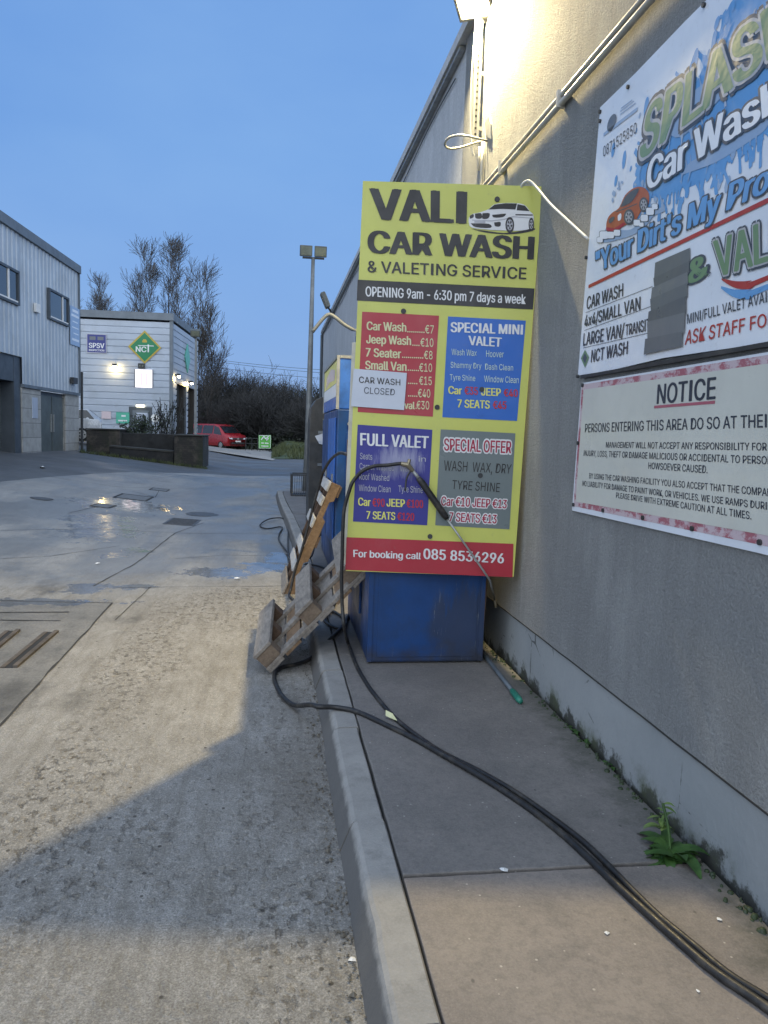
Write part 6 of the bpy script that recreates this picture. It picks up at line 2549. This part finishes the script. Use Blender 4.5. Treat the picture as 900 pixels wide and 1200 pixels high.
# far wood that closes the skyline
mb = MB()
mb.keep = True
rw_ = random.Random(77)
for i in range(9000):
    x = rw_.uniform(-70, 45)
    y = 108 + rw_.uniform(0, 12)
    H = 5.0 + 2.2 * mnoise.noise(Vector((x * .09, 0, 0))) + 1.0 * mnoise.noise(Vector((x * .4, 2, 0)))
    c0 = Vector((x, y, rw_.random() ** .8 * H))
    n = Vector((rw_.gauss(0, 1), rw_.gauss(0, 1) - .5, rw_.gauss(0, 1))).normalized()
    u = n.orthogonal().normalized() * rw_.uniform(.3, .7)
    v = n.cross(u) * rw_.uniform(.5, 1)
    mb.add([c0 - u, c0 + v, c0 + u, c0 - v], [[0, 1, 2, 3]])
tag(mb.build('far_wood', 'scrub_leaf'), 'far dark strip of woodland closing the skyline behind the hedgerow', 'woodland', kind='stuff')


# planter plants
def shrub(base, h, w, seed, label, n, leaf, m='scrub_leaf', cat='shrub', lw_=.05):
    rng = random.Random(seed)
    o = root('shrub', base, label, cat, 'shrubs in the brick planter')
    st_, lf = MB(), MB()
    for i in range(n):
        a = rng.uniform(0, 6.28)
        p0 = base + Vector((math.cos(a) * w * .25 * rng.random(), math.sin(a) * w * .15, 0))
        p1 = p0 + Vector((math.cos(a) * w * .6 * rng.random(), math.sin(a) * w * .4, h * rng.uniform(.5, 1.0)))
        mid = p0.lerp(p1, .5) + Vector((rng.gauss(0, .06), rng.gauss(0, .06), .1))
        pts = catmull([p0, mid, p1], 4)
        st_.tube(pts, .010, 4, cap=False)
        for k in range(leaf):
            q = pts[rng.randrange(2, len(pts))] + Vector((rng.gauss(0, .07), rng.gauss(0, .07), rng.gauss(0, .06)))
            u = Vector((rng.gauss(0, 1), rng.gauss(0, 1), rng.gauss(0, 1))).normalized() * lw_
            v = u.orthogonal().normalized() * lw_ * .6
            lf.add([q - u, q + v, q + u, q - v], [[0, 1, 2, 3]])
    st_.build('stem', 'scrub_twig', o)
    lf.build('foliage', m, o)


PB = []
for px, h, w, n, lf, lab in ((160, .75, 1.2, 26, 14, 'dark low shrub at the left of the brick planter bed'), (172, 1.0, 1.0, 22, 12, 'dark upright shrub in front of the test centre door'), (190, 1.5, .9, 26, 3, 'thin twiggy shrub near the right pier of the planter'), (200, 1.7, 1.0, 28, 3, 'tall sparse twiggy shrub against the test centre corner')):
    b = AY(px, 512, 31.6)
    b.z = AY(170, 512, 31.0).z - .05
    shrub(b, h, w, px, lab, n, lf, 'moss' if lf > 5 else 'scrub_leaf')
mb = MB()
mb.keep = True
for i in range(900):
    x = rv.uniform(AY(90, 530, 28.6).x, AY(242, 530, 28.6).x)
    y = 29.2 - .5 * rv.random() if x > AY(203, 530, 29).x else 29.2 - .4 * rv.random()
    z = gz(x, y)
    h = rv.uniform(.03, .16)
    a = rv.uniform(0, 6.28)
    w_ = Vector((math.cos(a), math.sin(a), 0)) * .02
    mb.add([Vector((x, y, z)) - w_, Vector((x, y, z)) + w_, Vector((x + rv.gauss(0, .05), y, z + h))], [[0, 1, 2]])
tag(mb.build('weeds', 'verge_grass'), 'straggly weeds growing along the foot of the brick planter', 'weeds', kind='stuff')

# power lines
for i, (pA, pB) in enumerate((((236, 419), (372, 433)), ((236, 421), (372, 436.5)), ((236, 428), (372, 443)))):
    a = AY(pA[0], pA[1], 100)
    b = AY(pB[0], pB[1], 92)
    d = b - a
    pts = []
    for k in range(25):
        t = -1.2 + 3.4 * k / 24
        pts.append(a + d * t + Vector((0, 0, 1.6 * ((t - .5) ** 2 - .25))) * .35)
    mb = MB()
    mb.tube(pts, .022, 4)
    tag(mb.build('power_line', 'dark_metal'), 'overhead wire crossing the sky above the hedgerow, ' + ['topmost of three', 'middle of three', 'lowest of three'][i], 'power line', 'overhead wires')

# ------------------------------------------------------------------ weeds and litter close by


def leafblade(mb, base, dirv, L, wid, droop, rng):
    d = dirv.normalized()
    side = d.cross(Vector((0, 0, 1)))
    side = side.normalized() if side.length > .01 else Vector((1, 0, 0))
    N = 6
    pts = []
    p = base.copy()
    for i in range(N + 1):
        t = i / N
        pts.append((p.copy(), wid * math.sin(math.pi * min(.97, .12 + .88 * t)) ** .8))
        d = (d + Vector((0, 0, -droop / N))).normalized()
        p = p + d * (L / N)
    o = len(mb.v)
    for q, w_ in pts:
        n = side.cross(d)
        mb.v += [q - side * w_ + Vector((0, 0, w_ * .35)), q, q + side * w_ + Vector((0, 0, w_ * .35))]
    for i in range(N):
        for k in range(2):
            a = o + i * 3 + k
            mb.f.append([a, a + 1, a + 4, a + 3])


wb = GZ(786, 1003, .12)
we = root('weed', wb, 'leafy green weed sprouting from the gap between pavement slab and wall', 'weed')
rng = random.Random(2)
mb = MB()
for i in range(46):
    a = rng.uniform(0, 6.28)
    el = rng.uniform(.15, 1.0)
    leafblade(mb, wb + Vector((rng.gauss(0, .02), rng.gauss(0, .02), .0)), Vector((math.cos(a) * .9 - .1, math.sin(a) * .9, el)), rng.uniform(.08, .15), rng.uniform(.016, .028), rng.uniform(.8, 1.8), rng)
mb.build('leaf_rosette', 'weed_leaf', we, smooth=True)
mb = MB()
tip = wb + Vector((-.01, .06, .165))
mb.tube(catmull([wb, wb + Vector((.0, .03, .09)), tip], 4), .005, 6)
mb.build('stem', 'weed_leaf', we)
mb = MB()
for i in range(12):
    a = rng.uniform(0, 6.28)
    leafblade(mb, tip - Vector((0, 0, .11 * rng.random())), Vector((math.cos(a), math.sin(a), rng.uniform(.2, 1.5))), rng.uniform(.03, .085), rng.uniform(.006, .012), rng.uniform(.5, 1.9), rng)
mb.build('young_leaf', 'weed_young', we, smooth=True)
for i, (px, py, s, lab) in enumerate(((672, 856, .7, 'small dark weed at the wall foot, farthest of the little ones'), (685, 870, .5, 'tiny weed just below the farthest one at the wall foot'), (718, 898, .75, 'small weed at the wall foot midway to the big leafy one'), (658, 1014, .35, 'tiny green sprig in the joint between two pavement slabs'))):
    b = GZ(px, py, .115)
    o = root('weed', b, lab, 'weed', 'small weeds in the pavement cracks')
    mb = MB()
    for k in range(12):
        a = rng.uniform(0, 6.28)
        leafblade(mb, b + Vector((rng.gauss(0, .01), rng.gauss(0, .02), 0)), Vector((math.cos(a) - .2, math.sin(a), rng.uniform(.1, .9))), s * rng.uniform(.05, .10), s * rng.uniform(.008, .015), 1.3, rng)
    mb.build('leaves', 'weed_leaf', o, smooth=True)

for i, (px, py, z, s, lab) in enumerate(((590, 1020, .123, .014, 'white shell-like scrap lying in the joint between pavement slabs'), (413, 1128, .01, .014, 'crumpled white paper scrap at the kerb foot'), (711, 1094, .123, .008, 'small white chip on the pavement left of the hoses'), (843, 1078, .123, .009, 'pale flat chip on the pavement near the wall'), (818, 1162, .123, .006, 'tiny white chip on the pavement right beside the hoses'), (114, 661, .01, .028, 'pale scrap on wet concrete by the puddle'), (278, 679, .01, .032, 'flattened white scrap in the wet patch near the pallet'), (50, 549, .02, .09, 'white litter on the asphalt before the grey unit'))):
    b = G(px, py) if z < .1 else GZ(px, py, z)
    rg = random.Random(i)
    mb = MB()
    n = 7
    V = [b + Vector((0, 0, s * .7))] + [b + Vector((math.cos(k * 6.283 / n) * s * rg.uniform(.6, 1.3), math.sin(k * 6.283 / n) * s * rg.uniform(.6, 1.3), rg.uniform(.002, s * .5))) for k in range(n)]
    mb.add(V, [[0, k + 1, (k + 1) % n + 1] for k in range(n)])
    tag(mb.build('scrap', 'paper_white'), lab, 'litter', 'bits of litter')
yl = root('peeled_tape', P12(458, 838), 'torn cream tape flag wrapped on the hose on the pavement', 'litter')
mb = MB()
a = P12(452, 832, .16)
mb.add([a, P12(460, 836, .16), P12(466, 845, .14), P12(459, 842, .138), P12(452, 839, .14)], [[0, 1, 2, 3, 4]])
mb.build('flap', 'print_cream', yl)
# grit lying in the gutter and the slab gaps
mb = MB()
mb.keep = True
rg = random.Random(31)
for i in range(900):
    y = 1.2 + 5.5 * rg.random() ** 1.2
    x = kerbx(y) - .02 - abs(rg.gauss(0, .045)) if rg.random() < .75 else kerbx(y) + .13 + rg.uniform(-.006, .012)
    z = .002 if x < kerbx(y) else .09
    s = rg.uniform(.002, .0075) * (1 if rg.random() < .93 else 1.8)
    c0 = Vector((x, y, z + s * .4))
    V = [c0 + Vector((s * rg.uniform(.6, 1.2) * a_, s * rg.uniform(.6, 1.2) * b_, s * .7 * rg.uniform(.6, 1.2) * c_)) for a_, b_, c_ in ((1, 0, 0), (-1, 0, 0), (0, 1, 0), (0, -1, 0), (0, 0, 1), (0, 0, -1))]
    mb.add(V, [[0, 2, 4], [2, 1, 4], [1, 3, 4], [3, 0, 4], [2, 0, 5], [1, 2, 5], [3, 1, 5], [0, 3, 5]])
tag(mb.build('grit', 'grit'), 'loose grit and small stones lying in the gutter along the kerb', 'grit', kind='stuff')

bpy.data.objects.remove(_fo)
bpy.data.curves.remove(_fc)
